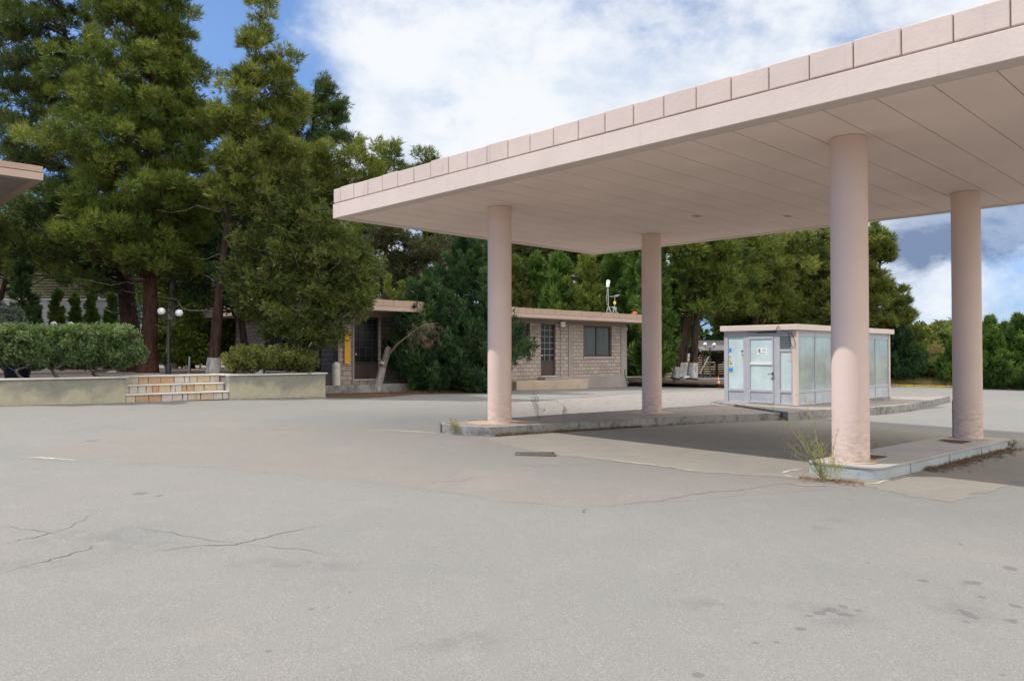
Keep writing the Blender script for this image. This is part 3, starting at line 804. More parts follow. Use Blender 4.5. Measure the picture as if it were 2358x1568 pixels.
# side wall along x (y = 0), six panels, and its mirror at the back
nP = 6; pw = (KX - .22) / nP
HP, HG, HT = .44, .52, 2.17          # top of the lower panels, foot and head of the glass
def side(y):
    fr = MB()
    for i in range(nP + 1):
        x = .12 + i * pw
        fr.box((x - .022, y - .03, .06), (x + .022, y + .03, 2.36))
    for i in range(nP):
        x0, x1 = .12 + i * pw + .022, .12 + (i + 1) * pw - .022
        for z0, z1 in ((.06, .10), (HP, HG), (HT, 2.36)): fr.box((x0, y - .025, z0), (x1, y + .025, z1))
        m1 = MB(); m1.box((x0, y - .008, .10), (x1, y + .008, HP)); m1.build('lower_panel', M['alupanel'], kio)
        m1 = MB(); m1.box((x0, y - .006, HG), (x1, y + .006, HT)); m1.build('window_pane', M['milk2'], kio)
    fr.build('frame', M['alu'], kio, bevel=.004)
side(.03); side(KY - .03)
# door wall along y (x = 0): pink post, narrow light, door, wide light, corner post
fr = MB()
for a, b in ((.111, .14), (.50, .70), (1.56, 1.74), (2.29, 2.43)): fr.box((-.035, a, .06), (.035, b, 2.36))
for a, b in ((.14, .50), (1.74, 2.29)):
    for z0, z1 in ((.06, .10), (HP, HG), (HT, 2.36)): fr.box((-.03, a, z0), (.03, b, z1))
fr.box((-.03, .14, 1.70), (.03, .50, 1.79))
fr.box((-.03, .70, 2.20), (.03, 1.56, 2.36)); fr.box((-.045, .70, .06), (.0, 1.56, .075))
fr.build('door_wall_frame', M['alu'], kio, bevel=.004)
for a, b, z0, z1, nm, mt in ((.14, .50, HG, 1.70, 'window_pane', M['milk']), (.14, .50, .10, HP, 'lower_panel', M['alupanel']), (1.74, 2.29, HG, HT, 'window_pane', M['milk']), (1.74, 2.29, .10, HP, 'lower_panel', M['alupanel'])):
    m1 = MB(); m1.box((-.006, a, z0), (.006, b, z1)); m1.build(nm, mt, kio)
m1 = MB(); m1.box((-.012, .15, 1.42), (-.0065, .26, 1.66)); m1.build('inner_card', M['coping'], kio)
lv = MB()
for i in range(6): lv.box((-.045, .145, -.004), (.045, .495, .004), Matrix.Translation((0, 0, 1.82 + i * .058)) @ Matrix.Rotation(R(35), 4, 'Y'))
lv.build('glass_louvre', M['milk2'], kio)
dr = MB()
for a, b, z0, z1 in ((.705, .75, .09, 2.19), (1.50, 1.555, .09, 2.19), (.75, 1.50, 2.10, 2.19), (.75, 1.50, .09, .14), (.75, 1.50, HP, HG)): dr.box((-.05, a, z0), (.01, b, z1))
door = dr.build('door', M['alu'], kio, bevel=.004)
m1 = MB(); m1.box((-.026, .75, HG), (-.016, 1.50, 1.29)); m1.build('window_pane', M['milk'], door)
m1 = MB(); m1.box((-.026, .75, 1.36), (-.016, 1.50, 2.10)); m1.build('window_pane', M['milk'], door)
m1 = MB(); m1.box((-.055, .75, 1.29), (-.01, 1.50, 1.36)); m1.build('middle_rail', M['aluwhite'], door, bevel=.004)
m1 = MB(); m1.box((-.03, .75, .14), (-.015, 1.50, HP)); m1.build('lower_panel', M['alupanel'], door)
m1 = MB(); m1.tube([(-.05, .73, 1.02), (-.10, .73, 1.02), (-.10, .79, 1.01), (-.10, .88, .99)], .012, 8); m1.box((-.06, .71, .97), (-.0505, .748, 1.07)); m1.build('handle', M['darkmetal'], door)
m1 = MB(); m1.box((-.062, .715, .84), (-.051, .748, .90)); m1.build('lock', M['darkmetal'], door)
# grooves of the lower panels
for a, b in ((1.77, 2.27), (.78, 1.48), (.17, .48)):
    m1 = MB(); y = a
    while y < b:
        xx = -.0335 if .7 < y < 1.5 else -.0095
        m1.box((xx, y, .16), (xx + .003, y + .006, HP - .02)); y += .045
    m1.build('panel_groove', M['alu'], kio)
# notice and stickers on the glass
def sticker(nm, y, z, wy, hz, mt, parent=kio, x=-.0075, par=None):
    m1 = MB(); m1.box((x - .002, y - wy / 2, z - hz / 2), (x, y + wy / 2, z + hz / 2)); return m1.build(nm, mt, par or parent)
no = sticker('notice', 1.09, 1.715, .32, .22, M['paper'], x=-.0275, par=door)
m1 = MB()
for o, wd, yo in [(.075, .15, -.06), (.05, .07, -.06), (.025, .16, -.06), (.002, .13, -.06), (-.05, .24, .0), (-.075, .22, .0)]: m1.box((-.0312, 1.09 + yo - wd / 2, 1.715 + o - .005), (-.0299, 1.09 + yo + wd / 2, 1.715 + o + .005))
m1.build('notice_text', M['ink'], no)
m1 = MB()
m1.lathe([(.028, 0), (.042, 0), (.042, .0015), (.028, .0015), (.028, 0)], 20)
m1.v = [(-.0312 + z, 1.19 + x, 1.725 + y) for x, y, z in m1.v]
m1.box((-.0312, 1.155, 1.765), (-.0299, 1.225, 1.80)); m1.build('notice_emblem', M['ink'], no)
for y, z, a, b, mt in [(2.22, 1.75, .09, .14, 'blue'), (2.225, 1.555, .07, .014, 'stickdark'), (2.225, 1.52, .07, .014, 'stickdark'), (2.22, 1.45, .09, .10, 'stickyellow'), (2.225, 1.385, .04, .03, 'stickdark'), (2.20, 1.32, .08, .04, 'stickdark'), (2.20, 1.24, .11, .055, 'stickyellow'), (2.20, 1.12, .14, .13, 'blue'), (2.20, 1.035, .14, .03, 'stickyellow'),
                       (1.80, 1.72, .08, .05, 'stickdark'), (1.785, 1.635, .06, .014, 'stickdark'), (1.785, 1.60, .06, .014, 'stickdark'), (1.785, 1.565, .06, .014, 'stickdark'), (1.785, 1.50, .07, .09, 'stickyellow')]:
    sticker('sticker', y, z, a, b, M[mt])
# loose cables under the roof
m1 = MB()
m1.tube([(-.06, 1.6, 2.33), (-.05, 1.2, 2.31), (-.06, .9, 2.32), (-.07, .62, 2.32), (-.17, .55, 2.38), (-.165, .5, 2.5), (-.16, .44, 2.42), (-.1, .36, 2.33), (-.05, .22, 2.3), (-.045, .17, 2.0), (-.05, .1, 1.86), (-.06, .03, 1.84), (-.05, .0, 1.95), (-.05, .12, 2.28)], .008, 6)
m1.tube([(-.045, .62, 2.30), (-.06, .9, 2.31), (-.06, 1.25, 2.30)], .02, 6)
m1.build('loose_cable', M['darkmetal'], kio)

# ================================================================== the long low building
F0 = AT(822, 686, 29.8)
fv, fu = toUV(F0)
wc = UV(fv, fu + 1.3)
BL, BD = 18.46, 9.2
bld = thing('block_building', 'long low pink block building with flat tiled roof edge', 'building', (wc.x, wc.y, 0), YAW)
ZW, ZF, ZR = 3.12, 3.32, 3.76
OP = [(.71, 1.94, .60, ZW), (9.15, 10.8, 1.50, ZW), (11.56, 12.64, .53, ZW), (14.8, 17.2, 1.46, ZW)]
mb = MB()
x = 0.0
RC = (.71, 9.15, .90)                # the entrance front stands back under the roof
for a, b, z0, z1 in OP:
    if a == .71:
        mb.box((0, 0, -.6), (.71, .25, ZW)); mb.box((.71, 0, -.6), (1.94, .25, z0))
        mb.box((1.941, .17, -.6), (2.12, RC[2] + .25, ZF - .01)); mb.box((2.12, RC[2], -.6), (RC[1], RC[2] + .25, ZF - .01)); mb.box((RC[1] - .001, .25, -.6), (RC[1] + .25, RC[2] + .25, ZW)); x = RC[1]; continue
    mb.box((x, 0, -.6), (a, .25, ZW)); mb.box((a, 0, -.6), (b, .25, z0)); x = b
mb.box((x, 0, -.6), (BL, .25, ZW))
mb.box((0, .25, -.6), (.25, BD, ZW)); mb.box((BL - .25, .25, -.6), (BL, BD, ZW)); mb.box((.25, BD - .25, -.6), (BL - .25, BD, ZW))
mb.build('wall', M['block'], bld)
for a, b in (((13.6, -.035, -.6), (13.98, -.001, ZW)), ((17.98, -.035, .43), (BL + .035, -.001, ZW)), ((-.035, -.035, -.2), (.02, -.001, ZW)), ((.62, -.035, -.2), (.71, -.001, ZW))):
    mb = MB(); mb.box(a, b); mb.build('pilaster', M['render'], bld)
mb = MB(); mb.box((13.98, -.04, -.6), (BL + .04, -.001, .429)); mb.box((BL + .001, 0, -.6), (BL + .04, BD, .43)); mb.build('plinth', M['render'], bld)
mb = MB(); mb.box((.0, -.03, ZW + .001), (BL, .25, ZF)); mb.box((0, .25, ZW + .001), (.25, BD, ZF)); mb.box((BL - .25, .25, ZW + .001), (BL + .03, BD, ZF))
mb.build('beam', M['brownbeam'], bld)
mb = MB(); mb.box((.25, 1.6, -.6), (BL - .25, 1.7, ZF - .01)); mb.build('inner_partition', M['brownframe'], bld)
RX0, RX1, RY0, RY1 = -1.3, BL + 1.3, -1.3, BD + .7
mb = MB(); mb.box((RX0, RY0, ZF + .001), (RX1, RY1, ZF + .17))
roof = mb.build('roof', M['roofband'], bld, bevel=.008)
mb = MB()
def rtiles(axis, c0, c1, f0, f1):
    s = c0
    while s < c1 - .03:
        e = min(s + .488, c1); o = rng.uniform(-.012, .012)
        if axis == 'x': mb.box((s, f0 + o * .4, ZF + .182), (e, f1, ZR + o))
        else: mb.box((f0 + o * .4, s, ZF + .182), (f1, e, ZR + o))
        s = e + .012
rtiles('x', RX0 + .01, RX1 - .01, RY0 + .01, RY0 + .15); rtiles('y', RY0 + .16, RY1, RX0 + .01, RX0 + .15); rtiles('y', RY0 + .16, RY1, RX1 - .15, RX1 - .01)
mb.build('roof_edge_tile', M['rooftile'], roof, bevel=.006)
mb = MB(); mb.box((RX0 + .03, RY0 + .03, ZF + .171), (RX1 - .03, RY1 - .03, ZR - .06)); mb.build('roof_felt', M['rooftop'], roof)
def porch(x0, x1, y0, top):
    mb = MB(); mb.box((x0, y0, -.8), (x1, -.042, top)); return mb.build('porch', M['islandbeige'] if x0 > 5 else M['kerb'], bld, bevel=.02)
porch(-1.2, 9.0, -.62, .40)
mb = MB(); mb.box((2.125, -.0415, -.3), (9.145, .895, .40)); mb.build('porch_floor', M['kerb'], bld)
porch(9.02, 14.2, -.85, .33)
mb = MB(); mb.box((11.3, -.55, .331), (13.3, -.043, .46)); mb.build('door_step', M['render'], bld, bevel=.01)
def window(a, b, z0, z1, n, glass):
    f = MB(); y0, y1 = .10, .17
    f.box((a + .002, y0, z0), (a + .09, y1, z1)); f.box((b - .09, y0, z0), (b - .002, y1, z1)); f.box((a + .09, y0, z0), (b - .09, y1, z0 + .08)); f.box((a + .09, y0, z1 - .10), (b - .09, y1, z1 - .002))
    for i in range(1, n):
        xm = a + (b - a) * i / n; f.box((xm - .05, y0 - .01, z0 + .08), (xm + .05, y1, z1 - .10))
    wn = f.build('window', M['brownframe'], bld, bevel=.006)
    for i in range(n):
        xa = a + .09 if i == 0 else a + (b - a) * i / n + .05; xb = b - .09 if i == n - 1 else a + (b - a) * (i + 1) / n - .05
        g = MB(); g.box((xa, .13, z0 + .08), (xb, .14, z1 - .10)); g.build('pane', glass, wn)
    s = MB(); s.box((a - .03, -.07, z0 - .05), (b + .03, .099, z0 - .002)); s.build('sill', M['coping'], wn, bevel=.006)
window(9.15, 10.8, 1.50, ZW, 2, M['darkglass']); window(14.8, 17.2, 1.46, ZW, 2, M['curtainglass'])
def gridded_door(a, b, z0, z1, cols, rows, zsplit, mframe, yo=0.0):
    f = MB(); y0, y1 = .08, .16
    f.box((a + .002, y0, z0), (a + .07, y1, z1)); f.box((b - .07, y0, z0), (b - .002, y1, z1)); f.box((a + .07, y0, z1 - .08), (b - .07, y1, z1 - .002)); f.box((a + .07, y0, zsplit - .04), (b - .07, y1, zsplit + .04))
    d = f.build('door', mframe, bld, bevel=.005)
    g = MB(); g.box((a + .07, .118, zsplit + .04), (b - .07, .124, z1 - .08)); g.build('pane', M['darkglass'], d)
    p = MB(); p.box((a + .07, .10, z0 + .02), (b - .07, .13, zsplit - .04)); p.build('panel', M['brownframe'], d)
    gr = MB()
    for i in range(1, cols): xm = a + (b - a) * i / cols; gr.box((xm - .015, .09, zsplit + .04), (xm + .015, .117, z1 - .08))
    for j in range(1, rows):
        zm = zsplit + (z1 - zsplit) * j / rows; gr.box((a + .07, .095, zm - .015), (b - .07, .1165, zm + .015))
    gr.build('glazing_bar', M['ink'] if cols == 3 else M['darkmetal'], d)
    h = MB(); h.ball((a + .12, .04, z0 + 1.0), .035, 12); h.tube([(a + .12, .04, z0 + 1.0), (a + .12, .10, z0 + 1.0)], .012, 6); h.build('handle', M['aluwhite'], d)
    s = MB(); s.box((a - .02, -.04, z0 - .05), (b + .02, .099, z0 - .002)); s.build('threshold', M['coping'], d)
    d.location.y += yo
gridded_door(.71, 1.94, .60, ZW, 4, 6, 1.25, M['darkmetal']); gridded_door(11.56, 12.64, .53, ZW, 3, 6, 1.25, M['brownframe'])
# side wall: two dark openings and a brown downpipe
for a, b in ((1.4, 2.6), (4.4, 6.0)):
    m1 = MB(); m1.box((-.02, a, .62), (-.004, b, 2.9)); wd_ = m1.build('side_window', M['darkglass'], bld)
    m1 = MB(); m1.box((-.04, a - .08, .55), (-.021, a, 2.95)); m1.box((-.04, b, .55), (-.021, b + .08, 2.95)); m1.box((-.04, (a + b) / 2 - .03, .62), (-.021, (a + b) / 2 + .03, 2.9)); m1.build('frame', M['brownframe'], wd_)
m1 = MB(); m1.tube([(-.06, .16, .1), (-.06, .16, 3.2)], .05, 10); m1.build('downpipe', M['brownframe'], bld)
m1 = MB(); m1.tube([(12.98, -.04, .3), (12.98, -.04, 3.2)], .012, 6); m1.build('service_pipe', M['ink'], bld)
m1 = MB(); m1.tube([(18.3, -.06, .75), (18.3, -.09, .5), (18.42, -.09, .1), (18.5, -.12, -.05)], .03, 8); m1.build('service_pipe', M['ink'], bld)
# small fittings that hang on the wall
p = Matrix.Rotation(YAW, 4, 'Z')
def onwall(x, y, z):
    q = wc + p @ Vector((x, y, 0)); return (q.x, q.y, z)
al = thing('alarm_box', 'small white box under the roof edge beside the right door', 'alarm box', onwall(13.05, -.12, 3.13), YAW)
m1 = MB(); m1.box((-.16, -.05, -.12), (.16, .05, .13)); m1.build('case', M['white'], al, bevel=.012)
m1 = MB(); m1.box((-.09, -.0535, -.03), (.06, -.0515, -.015)); m1.box((-.05, -.0535, .0), (.09, -.0515, .02)); m1.build('lettering', M['ink'], al)
fn = thing('vent_fan', 'square beige wall vent fan left of the right door', 'vent', onwall(11.12, -.03, 2.82), YAW)
m1 = MB(); ring2 = MB()
m1.box((-.14, -.0, -.15), (.14, .029, .15)); m1.build('plate', M['sand'], fn, bevel=.006)
m1 = MB(); m1.lathe([(.07, 0), (.11, 0), (.11, .02), (.07, .02), (.07, 0)], 20); m1.v = [(x, -.002 - z, y) for x, y, z in m1.v]
for i in range(4): m1.box((-.07, -.012, -.02), (.07, -.004, .0), Matrix.Rotation(R(45 * i), 4, 'Y'))
m1.build('grille', M['ink'], fn)
m1 = MB(); m1.lathe([(.002, 0), (.022, 0), (.022, .03), (.002, .03)], 12); m1.v = [(x, -.004 - z, y) for x, y, z in m1.v]; m1.build('hub', M['stickyellow'], fn)
fl = thing('floodlight', 'small pale floodlight at the right end under the roof', 'floodlight', onwall(BL + .35, .3, 3.05), YAW)
m1 = MB(); m1.box((-.12, -.06, -.07), (.1, .06, .07), Matrix.Rotation(R(25), 4, 'X')); m1.build('lamp_head', M['white'], fl, bevel=.01)
m1 = MB(); m1.tube([(-.12, 0, 0), (-.32, 0, .1), (-.34, 0, .27)], .015, 6); m1.build('bracket', M['ink'], fl)
ys = thing('yellow_sign', 'tall narrow yellow sign with vertical writing beside the dark door', 'sign', onwall(.36, -.05, 1.88), YAW)
m1 = MB(); m1.box((-.13, -.03, -.66), (.13, .012, .66)); m1.build('board', M['yellow'], ys, bevel=.008)
m1 = MB()
rl = random.Random(3)
for i in range(13):
    z = .52 - i * .082
    m1.box((-.035, -.033, z - .025), (-.015, -.0305, z + .025)); m1.box((-.012, -.033, z + (.012 if i % 2 else -.02)), (.03, -.0305, z + (.022 if i % 2 else -.008)))
    if i % 3: m1.box((.018, -.033, z - .025), (.032, -.0305, z + .02))
m1.build('lettering', M['kerbyellow'], ys)
q = AT(773.5, 883, wc.y - .25 + 0)
bo = thing('bollard', 'round topped cream bollard standing before the building wall', 'bollard', (q.x, wc.y - .55, .40), 0)
bo.location = (AT(773.5, 883, wc.y - .55).x, wc.y - .55, .40)
m1 = MB(); m1.lathe([(.165, 0), (.165, .62), (.16, .635), (.165, .65), (.165, .72), (.155, .79), (.12, .86), (.06, .90), (.001, .915)], 28); m1.build('post', M['bollard'], bo)

# things on the flat roof
def onroof(x, y): return onwall(x, y, ZR - .06)
an = thing('camera_mast', 'white security camera on a thin wire mast standing on the roof', 'camera', onroof(16.35, -.45), YAW)
m1 = MB(); m1.tube([(-.25, 0, 0), (0, 0, .5), (.0, 0, 1.62)], [.018, .018, .012], 6); m1.tube([(.22, .1, 0), (0, 0, .5)], .018, 6); m1.tube([(0, -.25, 0), (0, 0, .5)], .018, 6); m1.build('tripod_mast', M['alu'], an)
m1 = MB(); m1.box((-.075, -.08, -.12), (.075, .08, .17), Matrix.Translation((-.03, 0, 1.72)) @ Matrix.Rotation(R(12), 4, 'Y')); m1.lathe([(.09, 0), (.07, .1)], 16, (-.06, 0, 1.52)); m1.build('camera_body', M['white'], an, bevel=.03)
m1 = MB(); m1.tube([(-.08, -.02, 1.55), (-.14, 0, 1.0), (-.13, 0, .6), (.0, -.05, .4), (.25, -.1, .45), (.5, -.1, .42), (.55, -.1, .3), (.2, -.1, .25)], .012, 6); m1.build('cable', M['coping'], an)
sl = thing('dish_stand', 'small dark grid dish on a yellow collared stand on the roof', 'antenna', onroof(16.95, -.40), YAW)
m1 = MB(); m1.tube([(-.22, 0, 0), (0, 0, .42), (0, 0, 1.0)], .02, 6); m1.tube([(.24, .1, 0), (0, 0, .42)], .018, 6); m1.tube([(0, -.25, 0), (0, 0, .42)], .018, 6); m1.box((-.11, -.05, .36), (.1, .05, .45)); m1.build('stand', M['alu'], sl)
m1 = MB(); m1.lathe([(.07, .62), (.07, .76), (.03, .78)], 14); m1.build('collar', M['stickyellow'], sl)
m1 = MB()
for i in range(-3, 4): m1.tube([(-.26, i * .05, 1.05), (.0, i * .05, 1.02), (.30, i * .05, 1.16)], .008, 5)
for i in range(-3, 4): m1.tube([(i * .085, -.16, 1.03 + .012 * i * i * .5 + .02 * i), (i * .085, .16, 1.03 + .012 * i * i * .5 + .02 * i)], .008, 5)
m1.build('grid_dish', M['ink'], sl)
td = thing('drill', 'orange and black power tool lying on the roof edge', 'tool', onroof(18.0, -1.0), YAW)
td.location.z = ZR + .01
m1 = MB(); m1.tube([(-.26, 0, .05), (-.10, 0, .08), (.08, 0, .08)], [.05, .075, .07], 10); m1.build('body', M['orange'], td)
m1 = MB(); m1.tube([(.08, 0, .08), (.22, 0, .07), (.34, .02, .05)], [.06, .06, .03], 10); m1.tube([(.1, 0, .06), (.16, -.12, .03)], .035, 8); m1.build('grip', M['black'], td)

# ================================================================== terrace, planter walls and steps
TZ = .92
tA, tB = G(-60, 936), G(751, 915)
tdir = (tB - tA); tdir.z = 0; tlen = tdir.length; tdir.normalize(); tya = math.atan2(tdir.y, tdir.x)
tn = Vector((-tdir.y, tdir.x, 0))
def TW(s, d, z=0): 
    q = tA + tdir * s + tn * d; return Vector((q.x, q.y, z))
def s_at(px):                       # where a view column meets the wall line
    r = ray(px, 800); r = Vector((r.x / r.y, 1)); a = Vector((tA.x, tA.y)); d = Vector((tdir.x, tdir.y))
    return (a.x - r.x * a.y) / (r.x * d.y - d.x)
S1, S2, S3 = s_at(291), s_at(529), s_at(750)
def planter(name, label, s0, s1, ret0=None, ret1=None):
    T = thing(name, label, 'planter wall', TW(s0, 0), tya)
    L = s1 - s0
    mb = MB(); mb.box((0, 0, -.3), (L, .28, .915))
    if ret1: mb.box((L - .28, .28, -.3), (L, ret1, .915))
    if ret0: mb.box((0, .28, -.3), (.28, ret0, .915))
    mb.build('wall', M['plaster'], T, bevel=.01)
    mb = MB(); mb.box((-.0, -.04, .916), (L + .06, .32, .96))
    if ret1: mb.box((L - .32, .321, .916), (L + .06, ret1, .96))
    if ret0: mb.box((-.04, .321, .916), (.32, ret0, .96))
    mb.build('coping', M['coping'], T, bevel=.006)
    return T
planter('planter_wall', 'stained yellow plaster planter wall left of the steps', -14, S1, None, 1.3)
planter('planter_wall', 'stained yellow plaster planter wall right of the steps', S2, S3, 1.3, 4.2)
st = thing('stone_steps', 'three broad steps with coloured stone risers and pale treads', 'steps', TW(S1, 0), tya)
SL = S2 - S1
zb = gz(TW(S1, 0).x, TW(S1, 0).y) - .02
rise = (TZ + .035 - zb) / 3
cols = MB(); tin = []
mort = MB(); tre = MB()
rs = random.Random(11)
for k in range(3):
    y0 = .04 + k * .34; z0 = zb + k * rise; z1 = z0 + rise - .045
    mort.box((.005, y0 + .012, z0 - .2), (SL - .005, y0 + .40, z1))
    x = .01
    while x < SL - .05:
        wd_ = min(rs.uniform(.14, .42), SL - .01 - x)
        if SL - .01 - (x + wd_) < .1: wd_ = SL - .01 - x
        i0 = len(cols.f)
        sk = rs.uniform(-.02, .02)
        o = rs.uniform(0, .006)
        cols.add([(x + .008, y0 - o, z0 + .004), (x + wd_ - .008, y0 - o, z0 + .004), (x + wd_ - .008, y0 + .1, z0 + .004), (x + .008, y0 + .1, z0 + .004),
                  (x + .008 + max(0, sk), y0 - o, z1 - .008), (x + wd_ - .008 + min(0, sk), y0 - o, z1 - .008), (x + wd_ - .008 + min(0, sk), y0 + .1, z1 - .008), (x + .008 + max(0, sk), y0 + .1, z1 - .008)],
                 [(0, 3, 2, 1), (4, 5, 6, 7), (0, 1, 5, 4), (1, 2, 6, 5), (2, 3, 7, 6), (3, 0, 4, 7)])
        tv = rs.choice([.05, .05, .2, .2, .33, .33, .45, .6, .6, .85, .85, .74 if rs.random() < .3 else .3])
        tin += [tv] * 6
        x += wd_
    tre.box((.0, y0 - .035, z1 + .001), (SL, y0 + .36 if k < 2 else y0 + .55, z1 + .045))
mort.build('mortar_core', M['mortar'], st)
cols.build('riser_stones', M['stone'], st, attr=tin, bevel=.004)
tre.build('tread', M['coping'], st, bevel=.008)
ter = [TW(-14, .30), TW(S1 + .002, .30), TW(S1 + .002, 1.0), TW(S2 - .002, 1.0), TW(S2 - .002, .30), TW(S3 - .3, .30), TW(S3 - .3, 4.2), UV(fv - .5, fu + 1.0), UV(fv - .5, fu + 14), (-10, 60, 0), (-60, 60, 0), (-60, 10, 0)]
mb = MB()
mb.prism([(p[0], p[1]) for p in ter], -.1, TZ - .01)
tag(mb.build('terrace', M['terrace']), kind='structure')
# needle litter bed in front of the building's dark end
lit = [G(*p_) for p_ in [(752, 916), (830, 917), (905, 913), (960, 908), (1130, 905), (1130, 899), (752, 898)]]
sheet('litter_bed', [(p_.x, p_.y) for p_ in lit], 0.012, M['litter'])
# pale line across the terrace
# far boundary wall with slatted fence
BWY = 39.0
bx0, bx1 = AT(-120, 700, BWY).x, AT(300, 700, BWY).x
bzt = ZAT(691, BWY)
bw = thing('boundary_wall', 'pale two tone wall behind the terrace hedge and cypresses', 'wall', ((bx0 + bx1) / 2, BWY, TZ), 0)
hw = (bx1 - bx0) / 2
m1 = MB(); m1.box((-hw, 0, -.2), (hw, .25, 2.0)); m1.build('lower_band', M['render'], bw)
m1 = MB(); m1.box((-hw, -.02, 2.001), (hw, .25, bzt - TZ)); m1.build('upper_band', M['palewall'], bw)
m1 = MB(); m1.box((-hw, -.06, bzt - TZ + .001), (hw, .29, bzt - TZ + .07)); m1.build('coping', M['coping'], bw)
sf = thing('slat_fence', 'weathered horizontal slat fence on top of the pale wall', 'fence', ((bx0 + bx1) / 2, BWY + .1, bzt + .07), 0)
m1 = MB()
for i in range(9): m1.box((-hw, -.012, .08 + i * .14), (hw, .012, .15 + i * .14))
m1.build('slats', M['slat'], sf)
for i in range(8):
    m1 = MB(); xx = -hw + .1 + i * (2 * hw - .2) / 7; m1.box((xx - .04, .013, 0), (xx + .04, .08, 1.35)); m1.build('post', M['wood'], sf)

# flat roof of the taller building at the left edge of the view
LY = 24.0
lc = AT(100, 416, LY); lv_, lu_ = toUV(lc)
lzb = lc.z; lzt = ZAT(384, LY)
lr = thing('roof_corner_building', 'overhanging flat roof corner of the taller building at the left edge', 'building', (UV(lv_ - 5, lu_ + 4).x, UV(lv_ - 5, lu_ + 4).y, 0), YAW)
m1 = MB(); m1.box((-7, -4, lzb), (5, 6, lzb + (lzt - lzb) * .52)); m1.build('roof_slab', M['roofband'], lr, bevel=.01)
m1 = MB(); m1.box((-7, -3.99, lzb + (lzt - lzb) * .52 + .02), (4.99, 6, lzt)); m1.build('roof_edge', M['rooftile'], lr, bevel=.01)
m1 = MB(); m1.box((-6.8, -3.7, lzb - .02), (4.7, 5.8, lzb - .001)); m1.build('soffit', M['render'], lr)
m1 = MB(); m1.box((-7, 1.6, .3), (-3.8, 6, lzb - .021)); m1.build('wall', M['block'], lr)
for yy in (-3.2, 1.2):
    m1 = MB(); m1.lathe([(.25, .3), (.25, lzb - .021)], 24, (-5.6, yy, 0)); m1.build('column', M['pink_col'], lr)

# lamp posts with two globes
def globe_lamp(name, label, pxs, py, pxb, Y, dia, zb, group='double globe garden lamps'):
    b = AT(pxb, 800, Y); T = thing(name, label, 'lamp post', (b.x, Y, zb), 0, group)
    zs = [ZAT(q, Y) - zb for q in py]; xs = [AT(q, 800, Y).x - b.x for q in pxs]
    m1 = MB(); zt = min(zs) - dia * .75
    m1.lathe([(.10, 0), (.10, .25), (.05, .32), (.04, zt)], 14); m1.lathe([(.05, zt - .1), (.07, zt - .05), (.05, zt)], 12); m1.build('pole', M['darkmetal'], T)
    for x_, z_ in zip(xs, zs):
        m1 = MB(); m1.tube([(0, 0, zt - .1), (x_ * .5, 0, zt - .02), (x_ * .9, 0, zt - .02), (x_, 0, z_ - dia * .5)], .022, 8); m1.lathe([(.05, -dia * .56), (.075, -dia * .42), (.05, -dia * .40)], 12, (x_, 0, z_)); m1.build('arm', M['darkmetal'], T)
        m1 = MB(); m1.ball((x_, 0, z_), dia / 2, 24); m1.build('globe', M['globe'], T)
    return T
globe_lamp('globe_lamp', 'double globe lamp beside the red pine trunk', (371, 412), (717, 721), 388, 27.6, .27, TZ)
globe_lamp('globe_lamp', 'double globe lamp half hidden behind the left hedge', (123.5, 162), (747, 748), 143, 33.0, .26, TZ)
globe_lamp('globe_lamp', 'double globe lamp beside the dark wooden pavilion', (1624, 1645), (793, 794), 1635, 56.0, .28, -.2)

# low walls, pavilion, cone and litter at the back right
def lowwall(px0, py0, px1, py1, h, label, th=.3):
    a, b = G(px0, py0), G(px1, py1); d = b - a; d.z = 0; L = d.length
    T = thing('low_wall', label, 'wall', (a.x, a.y, 0), math.atan2(d.y, d.x), 'low concrete walls at the back')
    m1 = MB(); m1.box((0, 0, -.5), (L, th, gz(b.x, b.y) + h)); m1.build('wall', M['render'], T, bevel=.02)
    m1 = MB(); m1.box((-.02, -.03, gz(b.x, b.y) + h + .001), (L + .02, th + .03, gz(b.x, b.y) + h + .06)); m1.build('coping', M['coping'], T)
    return a, b
lowwall(1445, 886, 1552, 884.5, .50, 'low grey wall beside the block building corner')
lowwall(1553, 886, 1672, 888, .42, 'low rough wall behind the traffic cone')
m_, mm = G(1440, 884), G(1560, 885)
sheet('back_bed', [(AT(1440, 800, 44.6).x, 44.6), (AT(1680, 800, 44.6).x, 44.6), (AT(1760, 800, 75).x, 75), (AT(1440, 800, 75).x, 75)], .22, M['litter'])
q = G(1654, 892)
co_ = thing('traffic_cone', 'worn orange traffic cone with white bands by the low wall', 'cone', (q.x, q.y, q.z), 0)
m1 = MB(); m1.box((-.2, -.2, 0), (.2, .2, .03)); m1.build('base', M['orange'], co_)
m1 = MB(); m1.lathe([(.13, .03), (.09, .27)], 18); m1.lathe([(.078, .36), (.06, .46)], 18); m1.lathe([(.045, .55), (.025, .70)], 18); m1.build('cone_body', M['orange'], co_)
m1 = MB(); m1.lathe([(.0905, .27), (.0785, .36)], 18); m1.lathe([(.0605, .46), (.0455, .55)], 18); m1.build('white_band', M['white'], co_)
PY_ = 60.0
pc = AT(1672, 800, PY_)
pv = thing('wooden_pavilion', 'dark wooden slatted pavilion behind the kiosk', 'pavilion', (pc.x, PY_, -.2), 0)
hx = 2.4
zE, zT_ = ZAT(809, PY_) + .2, ZAT(791, PY_) + .2
m1 = MB(); m1.add([(-hx, -2, zE), (hx, -2, zE), (hx, 2.4, zT_ + .2), (-hx, 2.4, zT_ + .2), (-hx, -2, zE + .09), (hx, -2, zE + .09), (hx, 2.4, zT_ + .29), (-hx, 2.4, zT_ + .29)], [(0, 3, 2, 1), (4, 5, 6, 7), (0, 1, 5, 4), (1, 2, 6, 5), (2, 3, 7, 6), (3, 0, 4, 7)]); m1.build('roof', M['woodgrey'], pv)
